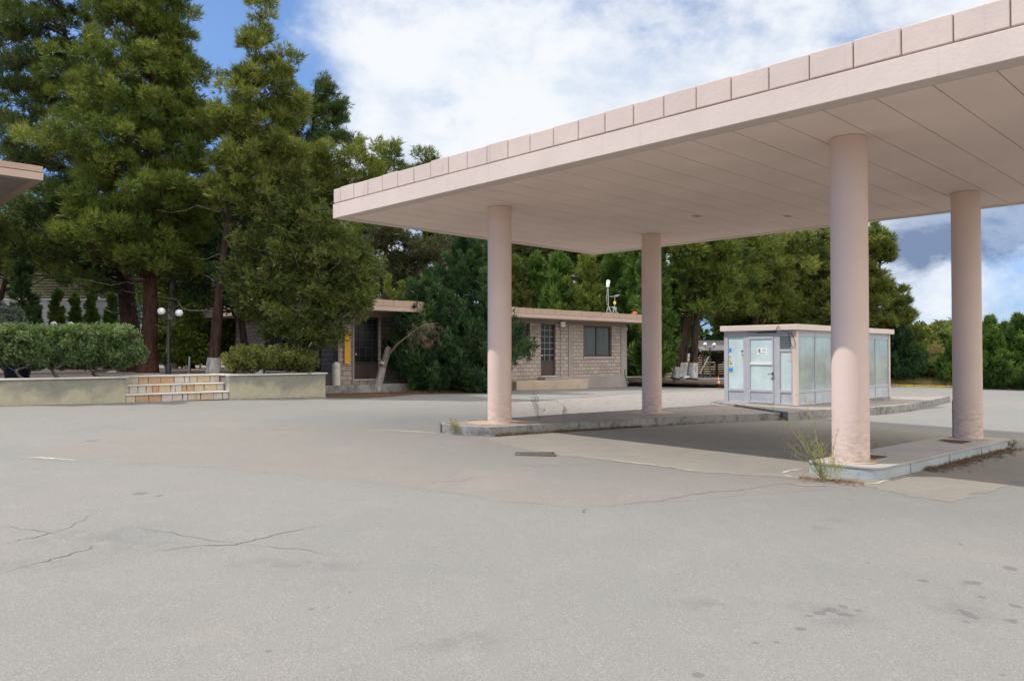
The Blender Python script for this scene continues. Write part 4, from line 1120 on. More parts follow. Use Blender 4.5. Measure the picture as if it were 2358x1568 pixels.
for xx in (-hx + .15, -.2, hx - .15):
    for yy in (-1.8, 2.0):
        m1 = MB(); m1.box((xx - .07, yy - .07, 0), (xx + .07, yy + .07, zE + .05 + (yy + 2) * .09)); m1.build('post', M['wood'], pv)
for a, b, yy in ((-hx + .3, hx - .3, 2.0), (-.1, hx - .2, -1.8)):
    m1 = MB()
    for i in range(9 if yy < 0 else 10): m1.box((a, yy - .02, .12 + i * .18), (b, yy + .02, .24 + i * .18))
    m1.build('slat_screen', M['wood'], pv)
m1 = MB(); m1.box((-hx, -2, -.3), (hx, 2.2, .04)); m1.build('floor', M['woodgrey'], pv)
q = AT(1624, 860, 50)
pr_ = thing('prop_board', 'thin pale board leaning by the pavilion', 'board', (q.x, 50, q.z), 0)
m1 = MB(); m1.tube([(-.35, 0, 0), (.3, .3, 1.1)], .04, 6); m1.build('plank', M['coping'], pr_)
for i, (px_, py_, lab) in enumerate([(1615, 888, 'crumpled white plastic bag lying beside the cone'), (1580, 871, 'bluish litter sheet on the low wall')]):
    q = G(px_, py_) if i == 0 else AT(px_, py_, 44.5)
    T = thing('litter_bag', lab, 'litter', (q.x, q.y, q.z), 0)
    m1 = MB(); r5 = random.Random(i + 2)
    m1.lathe([(.02, .0), (.22, .01), (.20, .07), (.1, .12), (.01, .13)], 9, smooth=False); m1.v = [(x + r5.uniform(-.05, .05), y * .6 + r5.uniform(-.04, .04), max(0, z + r5.uniform(-.03, .03))) for x, y, z in m1.v]
    m1.build('plastic', M['white'] if i == 0 else M['alupanel'], T)
# dark pot at the far left and a low chair-like stand behind the right hedge
q = HZ(8, 872, TZ)
pt = thing('dark_pot', 'big dark blue pot standing behind the left planter wall', 'pot', (q.x, q.y + .6, TZ), 0)
m1 = MB(); m1.lathe([(.30, 0), (.40, .50), (.42, .52), (.42, .58), (.37, .58), (.34, .45), (.01, .45)], 24); m1.build('vessel', M['darkpot'], pt)

# ================================================================== plants
def nrm(a): return a / np.maximum(np.linalg.norm(a, axis=-1, keepdims=True), 1e-6)
def foliage(name, seed, Cn, Rd, ax, elong, n, k, L, Wd, m, parent, bias=.5, fan=.8, shape='needle', surf=.45, flat=1.0, up=.35, rw=.7, nz=.28):
    """crown mesh: n tufts of k leaves in each clump; Cn (N,3) centres, Rd (N,) radii, ax (N,3) axes of the clumps"""
    g = np.random.default_rng(seed)
    Cn = np.asarray(Cn, float); Rd = np.asarray(Rd, float); ax = nrm(np.asarray(ax, float))
    N = len(Cn); T = N * n
    q = nrm(g.normal(size=(T, 3))) * (g.random((T, 1)) ** surf)
    q[:, 2] *= flat
    ci = np.repeat(np.arange(N), n)
    a = ax[ci]
    al = (q * a).sum(1, keepdims=True)
    pos = Cn[ci] + (q + a * al * (elong - 1)) * Rd[ci][:, None]
    d = nrm(q * rw + a * bias + g.normal(size=(T, 3)) * nz + np.array([0, 0, up]))
    ctint = g.random(N); tt = np.clip(ctint[ci] * .62 + g.random(T) * .5 - .06, 0, .999)
    ld = nrm(np.repeat(d, k, 0) + g.normal(size=(T * k, 3)) * fan * .55)
    lp = np.repeat(pos, k, 0) + g.normal(size=(T * k, 3)) * (L * .12)
    ln = L * (.65 + .7 * g.random((T * k, 1))); lw = Wd * (.7 + .6 * g.random((T * k, 1)))
    side = nrm(np.cross(ld, g.normal(size=(T * k, 3))))
    M_ = T * k
    if shape == 'needle':
        V = np.stack([lp - side * lw * .5, lp + side * lw * .5, lp + ld * ln], 1).reshape(-1, 3); c = 3
    else:
        nn = np.cross(ld, side)
        V = np.stack([lp, lp + ld * ln * .45 + side * lw * .5 + nn * lw * .12, lp + ld * ln, lp + ld * ln * .45 - side * lw * .5 + nn * lw * .12], 1).reshape(-1, 3); c = 4
    me = bpy.data.meshes.new(name)
    me.vertices.add(M_ * c); me.vertices.foreach_set('co', V.astype(np.float32).ravel())
    me.loops.add(M_ * c); me.loops.foreach_set('vertex_index', np.arange(M_ * c, dtype=np.int32))
    me.polygons.add(M_); me.polygons.foreach_set('loop_start', np.arange(0, M_ * c, c, dtype=np.int32))
    at = me.attributes.new('tint', 'FLOAT', 'FACE'); at.data.foreach_set('value', np.repeat(tt, k).astype(np.float32))
    me.update(calc_edges=True)
    me.materials.append(m)
    o = bpy.data.objects.new(name, me); C.objects.link(o); o.parent = parent
    return o

def limb(mb, a, b, r0, r1, g, sag=.15, n=6, wob=.08, sides=7):
    a = np.asarray(a, float); b = np.asarray(b, float); L = np.linalg.norm(b - a)
    pts = []
    off = g.normal(size=(n + 1, 3)) * wob * L
    for i in range(n + 1):
        t = i / n
        p = a * (1 - t) + b * t + off[i] * math.sin(math.pi * t) * .5
        p[2] -= sag * L * math.sin(math.pi * t) * .6
        pts.append(p)
    mb.tube(pts, [r0 + (r1 - r0) * (i / n) ** .8 for i in range(n + 1)], sides, cap=False)

# lobes are given where the crown is seen: (px, py, rx, ry[, depth offset in metres]) in view pixels at the tree's own distance
def lobes3(lobes, Y):
    out = []
    for l in lobes:
        dY = l[4] if len(l) > 4 else 0.0
        c = AT(l[0], l[1], Y + dY); s = (Y + dY) / F
        out.append((np.array(c), l[2] * s, l[3] * s))
    return out

def tree(name, label, cat, px, zb, Y, lobes, seed, mat, barkm, tr=.3, top=None, trunk_px=None, dens=1.0, cr=.36, n=50, k=6, L=.20, Wd=.027, shape='needle', up=.42, bias=.35, rw=.7, nz=.28, limbs=.5, group=None, whitewash=0.0, elong=1.0, flat=.75, surf=.5, dead=0, leafless=0.0, deadmat=None):
    g = np.random.default_rng(seed)
    b = AT(px, 800, Y); base = np.array((b.x, Y, zb))
    T = thing(name, label, cat, base, 0, group)
    LB = lobes3(lobes, Y)
    topz = max(c[2] + rz * .8 for c, rx, rz in LB) if top is None else top
    if trunk_px:
        tp = [base] + [np.array(AT(x, y, Y)) for x, y in trunk_px]
    else:
        cxm = np.mean([c[0] for c, _, _ in LB])
        tp = [base]
        for i in range(1, 7):
            t = i / 6
            tp.append(base * (1 - t) + np.array((base[0] * .4 + cxm * .6, Y, topz)) * t + g.normal(size=3) * .1)
            tp[-1][2] = zb + (topz - zb) * t
    tp = np.array(tp)
    H = tp[-1][2] - zb
    def trunk_at(z):
        z = min(max(z, zb), tp[-1][2])
        for i in range(len(tp) - 1):
            if tp[i + 1][2] >= z:
                t = (z - tp[i][2]) / max(1e-6, tp[i + 1][2] - tp[i][2]); return tp[i] * (1 - t) + tp[i + 1] * t
        return tp[-1]
    def rad_at(z): return tr * (1 - .88 * min(1, (z - zb) / max(H, .1))) 
    mb = MB()
    fine = []
    for i in range(len(tp) - 1):
        for j in range(4): fine.append(tp[i] * (1 - j / 4) + tp[i + 1] * (j / 4))
    fine.append(tp[-1])
    fine = [f - base for f in fine]
    rr = [rad_at(f[2] + zb) * (1.35 if i == 0 else 1.12 if i == 1 else 1) for i, f in enumerate(fine)]
    if whitewash > 0:
        mw = MB(); z1 = whitewash
        lo = [trunk_at(zb + z1 * i / 4) - base for i in range(5)]
        mw.tube(lo, [rad_at(zb) * (1.25 - .18 * i / 4) + .006 for i in range(5)], 12, cap=False)
    mb.tube(fine, rr, 12)
    Cs = []; Rs = []; Ax = []
    for c, rx, rz in LB:
        cnt = max(4, int(dens * 1.15 * (rx * rx + 2 * rx * rz) / (cr * cr)))
        d = nrm(g.normal(size=(cnt, 3))); r = g.random((cnt, 1)) ** .42
        P = c + d * r * np.array([rx, max(rx * .85, .6), rz]) * (1 + .10 * g.normal(size=(cnt, 1)))
        for p in P:
            Cs.append(p); Rs.append(cr * (.65 + .7 * g.random())); o_ = p - c; o_[2] = abs(o_[2]) * .3 + .4 * rx; Ax.append(o_)
    for p in Cs:
        if g.random() < limbs:
            hz_ = math.hypot(p[0] - tp[-1][0], p[1] - tp[-1][1])
            t0 = trunk_at(max(zb + H * .22, p[2] - .35 * hz_ - .2 * g.random() * H * .2))
            L_ = np.linalg.norm(p - t0)
            if L_ > .4:
                limb(mb, t0 - base, p - base, min(rad_at(t0[2]) * .55, .016 + .016 * L_), .012, g, .08, 5, .10, 5)
    mb.build('trunk', barkm, T)
    if whitewash > 0: mw.build('whitewash', M['whitewash'], T)
    Cs = np.array(Cs) - base
    foliage('crown', seed + 7, Cs, Rs, Ax, elong, n, k, L, Wd, mat, T, bias=bias, shape=shape, up=up, flat=flat, surf=surf, rw=1.15 if shape == 'needle' else rw, nz=.2 if shape == 'needle' else nz)
    if dead:
        mb = MB()
        for i in range(dead):
            z = zb + H * g.uniform(.12, .55); a0 = trunk_at(z); an = g.uniform(0, 6.28); l_ = g.uniform(.8, 2.6)
            limb(mb, a0 - base, a0 - base + np.array([math.cos(an) * l_, math.sin(an) * l_, g.uniform(-.3, .5)]), .03, .006, g, .1, 5, .12, 4)
        mb.build('dead_branches', M['barkgrey'], T)
    return T

def cypress(name, label, px, zb, Y, ztop, rad, seed, mat, group=None, plumes=70, n=34, k=6, L=.20, Wd=.07, pw=.75, cat='conifer', barkm=None, stem=.0, depth=1.0, lean=0, pr=None, low=.06, elong=2.4, upw=.9, rag=.30, spires=0):
    """a conifer clad to the ground in upswept plumes"""
    g = np.random.default_rng(seed)
    b = AT(px, 800, Y); base = np.array((b.x, Y, zb)); T = thing(name, label, cat, base, 0, group)
    H = ztop - zb
    mb = MB()
    pts = [np.array([lean * H * t * t, 0, H * t * .97]) for t in np.linspace(0, 1, 8)]
    mb.tube(pts, [max(.01, (.05 + .018 * H) * (1 - t)) for t in np.linspace(0, 1, 8)], 9)
    Cs, Rs, Ax = [], [], []
    R0 = pr or rad * .34
    ph = g.uniform(0, 6.28, 4)
    for i in range(plumes):
        h = stem + (1 - stem) * g.random() ** 1.25 * .97
        an = g.uniform(0, 2 * math.pi)
        lump = 1 + rag * (.5 * math.sin(3 * an + 9 * h + ph[0]) + .5 * math.sin(2 * an - 14 * h + ph[1]) + .35 * math.sin(5 * an + 23 * h + ph[2]))
        env = rad * min(1, ((h - stem) / low) ** .6 if h - stem < low else 1) * max(.03, (1 - h)) ** pw * lump * (1 + .14 * g.normal())
        r = env * (g.uniform(.3, .9) if g.random() < .4 else g.uniform(.75, 1.0))
        p = np.array([math.cos(an) * r + lean * H * h * h, math.sin(an) * r * depth, H * h])
        Cs.append(p); Rs.append(R0 * (.40 + .55 * g.random() ** 1.5) * (.45 + .75 * (1 - h))); Ax.append([math.cos(an) * .6, math.sin(an) * .6, upw * g.uniform(.6, 1.2)])
        if g.random() < .5: limb(mb, np.array([lean * H * h * h, 0, max(.1, H * h - r * .8)]), p, .025, .008, g, .0, 3, .05, 4)
    for t in np.linspace(.86, .99, 4):
        Cs.append(np.array([lean * H * t * t, 0, H * t])); Rs.append(R0 * .30 * (1.15 - t) / .2); Ax.append([0, 0, 1])
    for i in range(spires):
        an = g.uniform(0, 6.28); r = rad * g.uniform(.25, .75); ht = g.uniform(.62, .95) * (1 - .35 * r / rad)
        for q_ in range(5):
            Cs.append(np.array([math.cos(an) * r, math.sin(an) * r * depth, H * ht * (1 - .045 * q_)])); Rs.append(R0 * (.14 + .12 * q_)); Ax.append([0, 0, 1])
            limb(mb, np.array([math.cos(an) * r, math.sin(an) * r * depth, H * ht * .8]), np.array([math.cos(an) * r, math.sin(an) * r * depth, H * ht]), .015, .005, g, 0, 2, .02, 4)
    mb.build('trunk', barkm or M['bark'], T)
    foliage('crown', seed + 3, Cs, Rs, Ax, elong, n, k + 2, L * 1.15, Wd * .58, mat, T, bias=1.1, fan=.62, shape='leaf', up=.45, surf=.5)
    return T

TZ0 = TZ - .02
# ---- the tall pines on the terrace (near group)
tree('pine_tree', 'huge red barked pine rising behind the left hedge beside the globe lamp', 'pine', 340, TZ0, 29.0,
     [(310, 60, 125, 110), (385, 70, 72, 90), (300, 210, 190, 110), (405, 170, 75, 70, 1), (240, 330, 170, 90, -1), (400, 300, 120, 90), (330, 440, 170, 80, -1), (450, 430, 70, 90, 1), (250, 520, 120, 60, -1.5), (390, 540, 90, 70), (455, 265, 42, 55, 1), (470, 345, 45, 60, 1), (330, 585, 90, 40, -1.2), (420, 600, 70, 35), (300, -60, 150, 90)],
     11, M['pine'], M['barkred'], tr=.31, top=ZAT(-40, 29), dens=.80, n=56, limbs=.18, dead=14)
tree('pine_tree', 'dark pine with leaning black trunk just left of the red barked pine', 'pine', 300, TZ0, 31.0,
     [(110, 40, 130, 90), (60, 150, 120, 90), (150, 200, 130, 100), (90, 320, 110, 80), (180, 420, 110, 70, -1), (60, 560, 90, 50, -2), (190, 600, 100, 38, -1.5), (130, 500, 110, 55, -1), (215, 652, 58, 20, -2)],
     12, M['pinedark'], M['bark'], tr=.38, trunk_px=[(300, 760), (287, 640), (278, 560), (250, 430), (200, 260), (150, 80), (130, -10)], dens=.72, n=54, limbs=.22, dead=10)
tree('pine_tree', 'thin crowned pine at the far left with bare boughs against the sky', 'pine', -60, TZ0, 33.0,
     [(-40, 60, 110, 90), (20, 20, 70, 60), (-30, 250, 90, 60), (30, 350, 60, 45), (-20, 480, 90, 50), (20, 530, 60, 40)], 13, M['pine'], M['bark'], tr=.34, top=ZAT(0, 33), dens=.42, n=46, limbs=.5)
tree('pine_tree', 'yellowish low pine foliage at the far left above the pale wall', 'pine', -30, TZ0, 35.0,
     [(0, 590, 80, 55), (70, 610, 80, 40), (140, 560, 70, 50)], 14, M['pine2'], M['bark'], tr=.2, dens=.8, n=50, limbs=.3)
tree('pine_tree', 'tall tapering pine with whitewashed foot right of the steps', 'pine', 490, TZ0, 27.5,
     [(605, 25, 27, 48), (598, 105, 46, 46), (640, 150, 46, 42), (575, 190, 60, 52), (620, 240, 85, 60), (540, 300, 80, 60), (600, 350, 90, 60), (520, 400, 70, 60), (560, 450, 80, 50), (505, 270, 32, 45), (655, 290, 45, 45), (655, 370, 50, 45)],
     15, M['pine2'], M['bark'], tr=.21, trunk_px=[(492, 840), (500, 740), (510, 640), (525, 520), (550, 360), (580, 200), (602, 20)], dens=.80, n=54, cr=.31, whitewash=.58, limbs=.25, dead=8)
tree('pine_tree', 'dark topped pine standing behind the tapering pine', 'pine', 700, TZ0 - .3, 36.0,
     [(735, 215, 40, 35), (770, 250, 45, 35), (700, 270, 60, 45), (760, 310, 55, 40), (690, 350, 60, 50), (740, 400, 60, 50), (785, 275, 28, 22), (655, 330, 40, 40), (805, 330, 24, 26)], 16, M['pinedark'], M['bark'], tr=.28, dens=.85, n=54, cr=.38, limbs=.25)
tree('pine_tree', 'bright green pine reaching a branch toward the canopy corner', 'pine', 650, TZ0, 33.0,
     [(690, 380, 70, 45), (760, 370, 60, 45), (830, 350, 45, 35), (850, 390, 35, 30), (780, 430, 70, 50), (700, 470, 70, 60), (650, 420, 50, 60), (830, 450, 40, 35)], 17, M['pine2'], M['bark'], tr=.24, dens=.85, n=54, cr=.36, limbs=.25)
tree('juniper_tree', 'broad olive brown juniper in front of the building corner', 'juniper', 707, TZ0 - .1, 27.5,
     [(675, 420, 26, 45), (690, 480, 45, 50), (640, 500, 40, 40), (730, 530, 55, 45), (600, 560, 50, 40), (690, 580, 80, 60), (780, 590, 60, 45), (560, 630, 45, 40), (640, 650, 80, 50), (740, 660, 80, 50), (820, 650, 45, 40), (590, 700, 60, 30), (700, 720, 90, 40), (790, 705, 55, 30), (840, 700, 30, 20), (670, 760, 55, 22, -.5), (730, 770, 50, 22)],
     18, M['juniper'], M['barkgrey'], tr=.16, trunk_px=[(709, 815), (712, 770), (705, 700), (695, 560), (682, 410)], dens=1.5, n=52, k=7, cr=.34, L=.17, Wd=.030, up=-.05, bias=.7, limbs=.45, shape='leaf', elong=1.5, dead=16)
tree('ivy_tree', 'dark shaded leafy tree filling the gap beside the leaning trunk', 'tree', 570, TZ0, 29.5,
     [(560, 520, 60, 70), (540, 620, 60, 60), (580, 680, 50, 60), (470, 560, 60, 70, 2), (460, 640, 40, 50, 2)], 19, M['bluegreen'], M['bark'], tr=.16, dens=1.2, n=44, k=6, cr=.45, L=.13, Wd=.09, shape='leaf', limbs=.4)
tree('young_tree', 'young dark leaved tree tied to a stake behind the steps', 'tree', 436, TZ0, 29.5,
     [(432, 785, 38, 42), (446, 735, 22, 30), (420, 825, 32, 18), (455, 815, 32, 25)], 20, M['pine'], M['barkgrey'], tr=.05, dens=1.6, n=40, k=6, cr=.30, L=.12, Wd=.06, shape='leaf', limbs=.5)
tree('pine_tree', 'shaded grey trunked pine behind the globe lamp', 'pine', 394, TZ0, 37.0,
     [(400, 560, 80, 60), (430, 620, 70, 40), (470, 520, 90, 80)], 21, M['pine'], M['barkgrey'], tr=.24, trunk_px=[(396, 720), (400, 600), (410, 400)], dens=1.0, n=50, limbs=.4)
tree('shade_tree', 'dark undergrowth tree behind the lamp and trunks', 'tree', 445, TZ0, 38.0,
     [(420, 780, 60, 60), (480, 780, 60, 60), (370, 790, 50, 50), (450, 690, 80, 50), (520, 770, 50, 60)], 22, M['pine'], M['bark'], tr=.1, dens=1.5, n=46, k=6, cr=.5, L=.16, Wd=.10, shape='leaf', limbs=.3)
# fork trunks and prop stake
q = HZ(434, 862, TZ0)
sk_ = thing('stake', 'pale blue wooden stake beside the young tree', 'stake', (q.x, q.y, TZ0), 0)
m1 = MB(); m1.tube([(0, 0, 0), (.02, 0, .3), (.03, 0, .62)], .035, 7); m1.build('pole', M['service'] if 'service' in M else M['ink'], sk_)

# ---- slim cypresses before the pale wall
for i, (px_, pyt, wpx, lab) in enumerate([(130, 672, 17, 'widest slim cypress before the pale wall, with a twin tip'), (172, 682, 10, 'thin slim cypress second from left before the pale wall'), (210, 680, 12, 'slim cypress third from left before the pale wall'), (256, 678, 13, 'slim cypress nearest the dark pine trunk'), (83, 708, 9, 'smallest slim cypress beside the dark tall cypress')]):
    Yc = 36.0
    cypress('slim_cypress', lab, px_, TZ0, Yc, ZAT(pyt, Yc), wpx * Yc / F, 40 + i, M['leyland'], 'slim cypresses along the pale wall', plumes=150, n=24, k=5, L=.15, Wd=.055, pw=.40, low=.02, elong=2.2, pr=.20)
cypress('tall_cypress', 'dark tall cypress clump at the far left behind the hedge', 48, TZ0, 32.0, ZAT(600, 32), 40 * 32 / F, 46, M['bluegreen'], plumes=80, n=34, k=6, L=.16, Wd=.06, pw=.5)
tree('silver_shrub', 'silvery shrub at the left edge above the hedge', 'shrub', 15, TZ0, 26.0, [(5, 745, 45, 40), (45, 760, 35, 30), (-30, 740, 50, 50)], 47, M['silver'], M['barkgrey'], tr=.05, dens=1.6, n=44, k=6, cr=.28, L=.09, Wd=.035, shape='leaf', limbs=.4)

# ---- clipped shrubs on stems
def clipped(label, px, pyb, Y, lobes, seed, mat, group, tr=.05, Lf=.075, sprout=True):
    T = tree('clipped_shrub', label, 'shrub', px, TZ0 + .02, Y, lobes, seed, mat, M['barkgrey'], tr=tr, top=ZAT(lobes[0][1] + 10, Y), dens=2.0, cr=.14, n=52, k=5, L=Lf, Wd=Lf * .5, shape='leaf', up=.5, bias=.3, limbs=.25, group=group, surf=.4, flat=1.0)
    g = np.random.default_rng(seed + 50)
    Cs = []; s_ = Y / F
    for l in lobes:
        c = np.array(AT(l[0], l[1], Y)) - np.array(T.location)
        for _ in range(int(16 * l[2] / 30)):
            x = g.uniform(-1, 1); y = g.uniform(-1, .6); hh = math.sqrt(max(0, 1 - .8 * x * x - .5 * y * y))
            Cs.append(c + np.array([x * l[2] * s_, y * l[2] * s_ * .8, hh * l[3] * s_ * g.uniform(.95, 1.12)]))
    foliage('sprouts', seed + 51, np.array(Cs), np.full(len(Cs), .05), np.tile([0, 0, 1.], (len(Cs), 1)), 3.2 if sprout else 1.6, 16, 3, Lf * .9, Lf * .4, mat, T, bias=.9, up=.9, shape='leaf')
    return T
HY = lambda px: (lambda q: q.y)(TW(s_at(px), .85))
gq = 'clipped shrubs left of the steps'
clipped('leftmost clipped shrub of the hedge, beside the dark pot', 52, 870, HY(52), [(20, 800, 60, 36), (70, 802, 46, 36), (95, 800, 30, 34), (30, 770, 50, 14), (75, 770, 40, 13)], 60, M['hedge'], gq)
clipped('middle clipped shrub of the left hedge under the two globes', 134, 870, HY(134), [(128, 802, 52, 37), (165, 804, 44, 36), (190, 802, 28, 34), (140, 772, 50, 12), (175, 770, 36, 12), (110, 822, 36, 16)], 61, M['hedge'], gq)
clipped('rightmost clipped shrub of the left hedge nearest the steps', 226, 870, HY(226), [(220, 802, 56, 38), (262, 804, 52, 38), (294, 814, 36, 30), (220, 768, 50, 12), (268, 770, 40, 13), (210, 826, 40, 16)], 62, M['hedge'], gq)
gq2 = 'clipped shrubs right of the steps'
for i, (px_, lb, lab) in enumerate([(573, [(552, 828, 30, 26), (572, 822, 24, 22)], 'yellowish leftmost clipped shrub right of the steps'), (612, [(612, 826, 30, 24), (596, 824, 20, 22)], 'clipped shrub second from the steps in the right hedge'), (655, [(655, 826, 30, 24), (640, 824, 20, 22)], 'clipped shrub third from the steps in the right hedge'), (706, [(700, 832, 30, 24), (680, 828, 22, 24)], 'clipped shrub at the wall end nearest the bollard')]):
    clipped(lab, px_, 868, HY(px_) - .2, lb, 66 + i, M['hedge2'], gq2, tr=.035, Lf=.065)

# ---- conifers in front of the building
cypress('dense_conifer', 'tall blue green conifer hiding the middle of the building', 1085, gz(0, 33.7), 33.7, ZAT(545, 33.7), 112 * 33.7 / F, 80, M['bluegreen'], 'blue green conifers before the building', plumes=230, n=44, k=7, L=.20, Wd=.06, pw=.50, low=.12, pr=.46, depth=.7, rag=.34, elong=2.6)
cypress('dense_conifer', 'lower blue green conifer beside the dark building door', 985, gz(-3, 32.4), 32.4, ZAT(634, 32.4), 102 * 32.4 / F, 81, M['bluegreen'], 'blue green conifers before the building', plumes=170, n=44, k=7, L=.19, Wd=.055, pw=.62, low=.24, pr=.40, depth=.6, rag=.36, elong=2.6)

# ---- trees behind the building
def zbk(Y): return -.1
for i, (px_, pyt, wpx, Y_, mt, lab) in enumerate([
    (1235, 590, 62, 53, 'leyland', 'green conifer behind the roof just right of the first column'), (1288, 578, 62, 50, 'leyland', 'mid green conifer behind the roof left of the pale one'),
    (1352, 590, 58, 50, 'leylight', 'pale yellow green conifer behind the roof camera mast'), (1412, 580, 55, 51, 'leyland', 'dark conifer behind the roof right of the camera mast'),
    (1465, 575, 52, 50, 'leyland', 'dark conifer rising behind the second column'), (1185, 600, 50, 52, 'juniper', 'brownish conifer behind the first column'),
    (1506, 548, 50, 46.0, 'leyland', 'big dark cypress standing right of the building end'), (1562, 560, 50, 51, 'leyland', 'dark cypress left of the whitewashed trunks')]):
    cypress('screen_conifer', lab, px_, zbk(Y_), Y_, ZAT(pyt, Y_), wpx * Y_ / F, 100 + i, M[mt], 'conifers behind the building', stem=.27 if px_ > 1550 else .08 if px_ > 1490 else 0, plumes=150, n=34, k=6, L=.32, Wd=.11, pw=.72, pr=.50, rag=.36, spires=5)
for i, (px_, pyt, w_, mt, lab) in enumerate([(893, 640, 16, 'leylight', 'small bright young cypress peeping over the roof left'), (925, 655, 14, 'leylight', 'lowest bright young cypress above the roof'), (975, 640, 20, 'leyland', 'young cypress tip behind the lower blue conifer'), (858, 655, 16, 'leylight', 'young cypress above the roof beside the juniper'), (1030, 630, 20, 'leylight', 'young pale cypress between the two blue conifers')]):
    cypress('young_cypress', lab, px_, 0, 44.0, ZAT(pyt, 44), w_ * 44 / F * 1.6, 120 + i, M[mt], 'young cypresses behind the roof', plumes=50, n=26, k=5, L=.24, Wd=.09, pw=.6)
def bpine(label, px, Y, lobes, seed, mt, tr=.25, dens=.9, n=50, cr=.58, ww=0, zb=0, lim=.5, dead=0, name='pine_tree', group='pines behind the buildings', trunk=None):
    return tree(name, label, 'pine', px, zb, Y, lobes, seed, M[mt], M['bark'], tr=tr, dens=dens, n=n, k=6, cr=cr, L=.32, Wd=.046, limbs=lim, group=group, whitewash=ww, dead=dead, trunk_px=trunk)
bpine('distant pine with spiky top left of the canopy roof', 890, 50, [(890, 360, 40, 40), (880, 420, 60, 50), (900, 480, 70, 50), (860, 520, 60, 50)], 130, 'pine', dead=10)
bpine('distant dark pine with pointed tips over the canopy edge', 975, 54, [(975, 370, 28, 28), (960, 420, 50, 40), (1000, 430, 45, 40), (980, 500, 70, 50)], 131, 'pine', dead=14)
bpine('brown half dead pine behind the building left part', 930, 47, [(900, 570, 60, 50), (960, 590, 70, 50), (1010, 580, 50, 45), (930, 630, 80, 35)], 132, 'brownleaf', dens=.8, dead=30)
bpine('shaded pine behind the brown one', 1040, 55, [(1060, 480, 90, 70), (1150, 500, 80, 70), (1020, 560, 80, 60), (1120, 580, 90, 50), (1090, 640, 90, 50)], 133, 'pine', dens=.9, dead=12)
bpine('brown mottled pine behind the first column', 1200, 60, [(1180, 560, 60, 60), (1240, 540, 60, 60), (1210, 620, 80, 50)], 134, 'brownleaf', dens=.9, dead=10)
bpine('tall dark pine above the pale conifers', 1330, 62, [(1300, 520, 90, 60), (1400, 520, 90, 60), (1350, 590, 110, 60), (1460, 560, 80, 70), (1250, 600, 80, 60), (1420, 650, 120, 60)], 135, 'pine', dens=.9)
bpine('whitewashed pine nearest the back low wall', 1593, 46.2, [(1580, 600, 70, 60), (1640, 640, 70, 55), (1560, 540, 60, 50), (1660, 590, 60, 40), (1620, 700, 60, 35)], 136, 'pine', tr=.26, ww=1.0, zb=.1, trunk=[(1597, 830), (1604, 740), (1608, 620), (1604, 500)])
bpine('whitewashed pine with slanting foot beside the low wall', 1554, 46.6, [(1600, 520, 70, 50), (1650, 540, 60, 40)], 137, 'pine', tr=.20, ww=.75, zb=.1, trunk=[(1562, 830), (1575, 760), (1590, 640), (1600, 490)])
bpine('whitewashed thick pine behind the other two white trunks', 1574, 48.5, [(1680, 620, 60, 70), (1720, 560, 70, 50), (1700, 690, 50, 50)], 138, 'pine', tr=.29, ww=1.0, zb=.1, trunk=[(1573, 830), (1576, 800), (1590, 700), (1650, 560)])
bpine('bright pine rising behind the kiosk left half', 1740, 55, [(1740, 560, 80, 55), (1790, 620, 80, 60), (1720, 640, 70, 60), (1760, 690, 80, 45)], 139, 'pine2', tr=.3)
bpine('bright pine rising behind the kiosk and third column', 1880, 57, [(1860, 560, 90, 55), (1930, 590, 70, 60), (1850, 650, 80, 60), (1940, 680, 70, 60), (1900, 720, 80, 40)], 140, 'pine2', tr=.3)
bpine('pine with ragged top against the grey cloud', 2010, 57, [(2005, 560, 55, 45), (2040, 575, 30, 28), (2000, 640, 50, 50), (2035, 670, 36, 40), (2010, 720, 60, 45), (2070, 690, 26, 30), (2088, 735, 24, 26), (2104, 775, 18, 20)], 141, 'pine2', tr=.26, cr=.40, dens=.75)
bpine('shaded pine filling the gap behind the kiosk roof', 1830, 66, [(1700, 700, 110, 60), (1850, 720, 110, 60), (1800, 620, 120, 80), (1960, 650, 90, 90)], 142, 'pine', dens=1.0)
tree('shade_tree', 'dark leafy undergrowth behind the pavilion roof', 'tree', 1690, 0, 68.0, [(1640, 790, 60, 40), (1700, 770, 60, 50), (1560, 790, 50, 50), (1500, 800, 60, 50)], 143, M['leyland'], M['bark'], tr=.1, dens=1.2, n=36, k=6, cr=.9, L=.4, Wd=.2, shape='leaf', limbs=.2)

for i, (px_, Y_, lb, mt, lab) in enumerate([
    (-40, 52, [(-60, 560, 110, 90), (0, 660, 100, 60)], 'pine2', 'far pine beyond the slat fence at the left edge'), (120, 56, [(80, 600, 110, 80), (160, 660, 90, 50), (120, 500, 100, 80)], 'pine', 'far dark pine beyond the slat fence'),
    (260, 50, [(240, 620, 90, 60), (290, 700, 70, 60), (250, 540, 90, 70)], 'pine', 'far pine seen between the leaning and red trunks'), (370, 54, [(350, 600, 80, 90), (390, 720, 70, 70), (380, 500, 90, 80)], 'pine', 'far pine right behind the red trunk'),
    (480, 50, [(460, 600, 90, 80), (500, 700, 80, 60), (520, 500, 90, 90)], 'pine', 'far pine behind the leaning whitewashed trunk'), (620, 55, [(600, 560, 90, 80), (680, 480, 90, 90), (760, 520, 90, 80), (640, 640, 90, 60)], 'pine', 'far pine behind the juniper'), (800, 52, [(800, 560, 80, 80), (780, 640, 80, 50), (850, 620, 60, 50), (890, 660, 60, 40)], 'pine', 'far pine left of the brown half dead pine')]):
    bpine(lab, px_, Y_, lb, 220 + i, mt, dens=1.15, n=44, cr=.7, zb=.6, group='wood beyond the terrace')
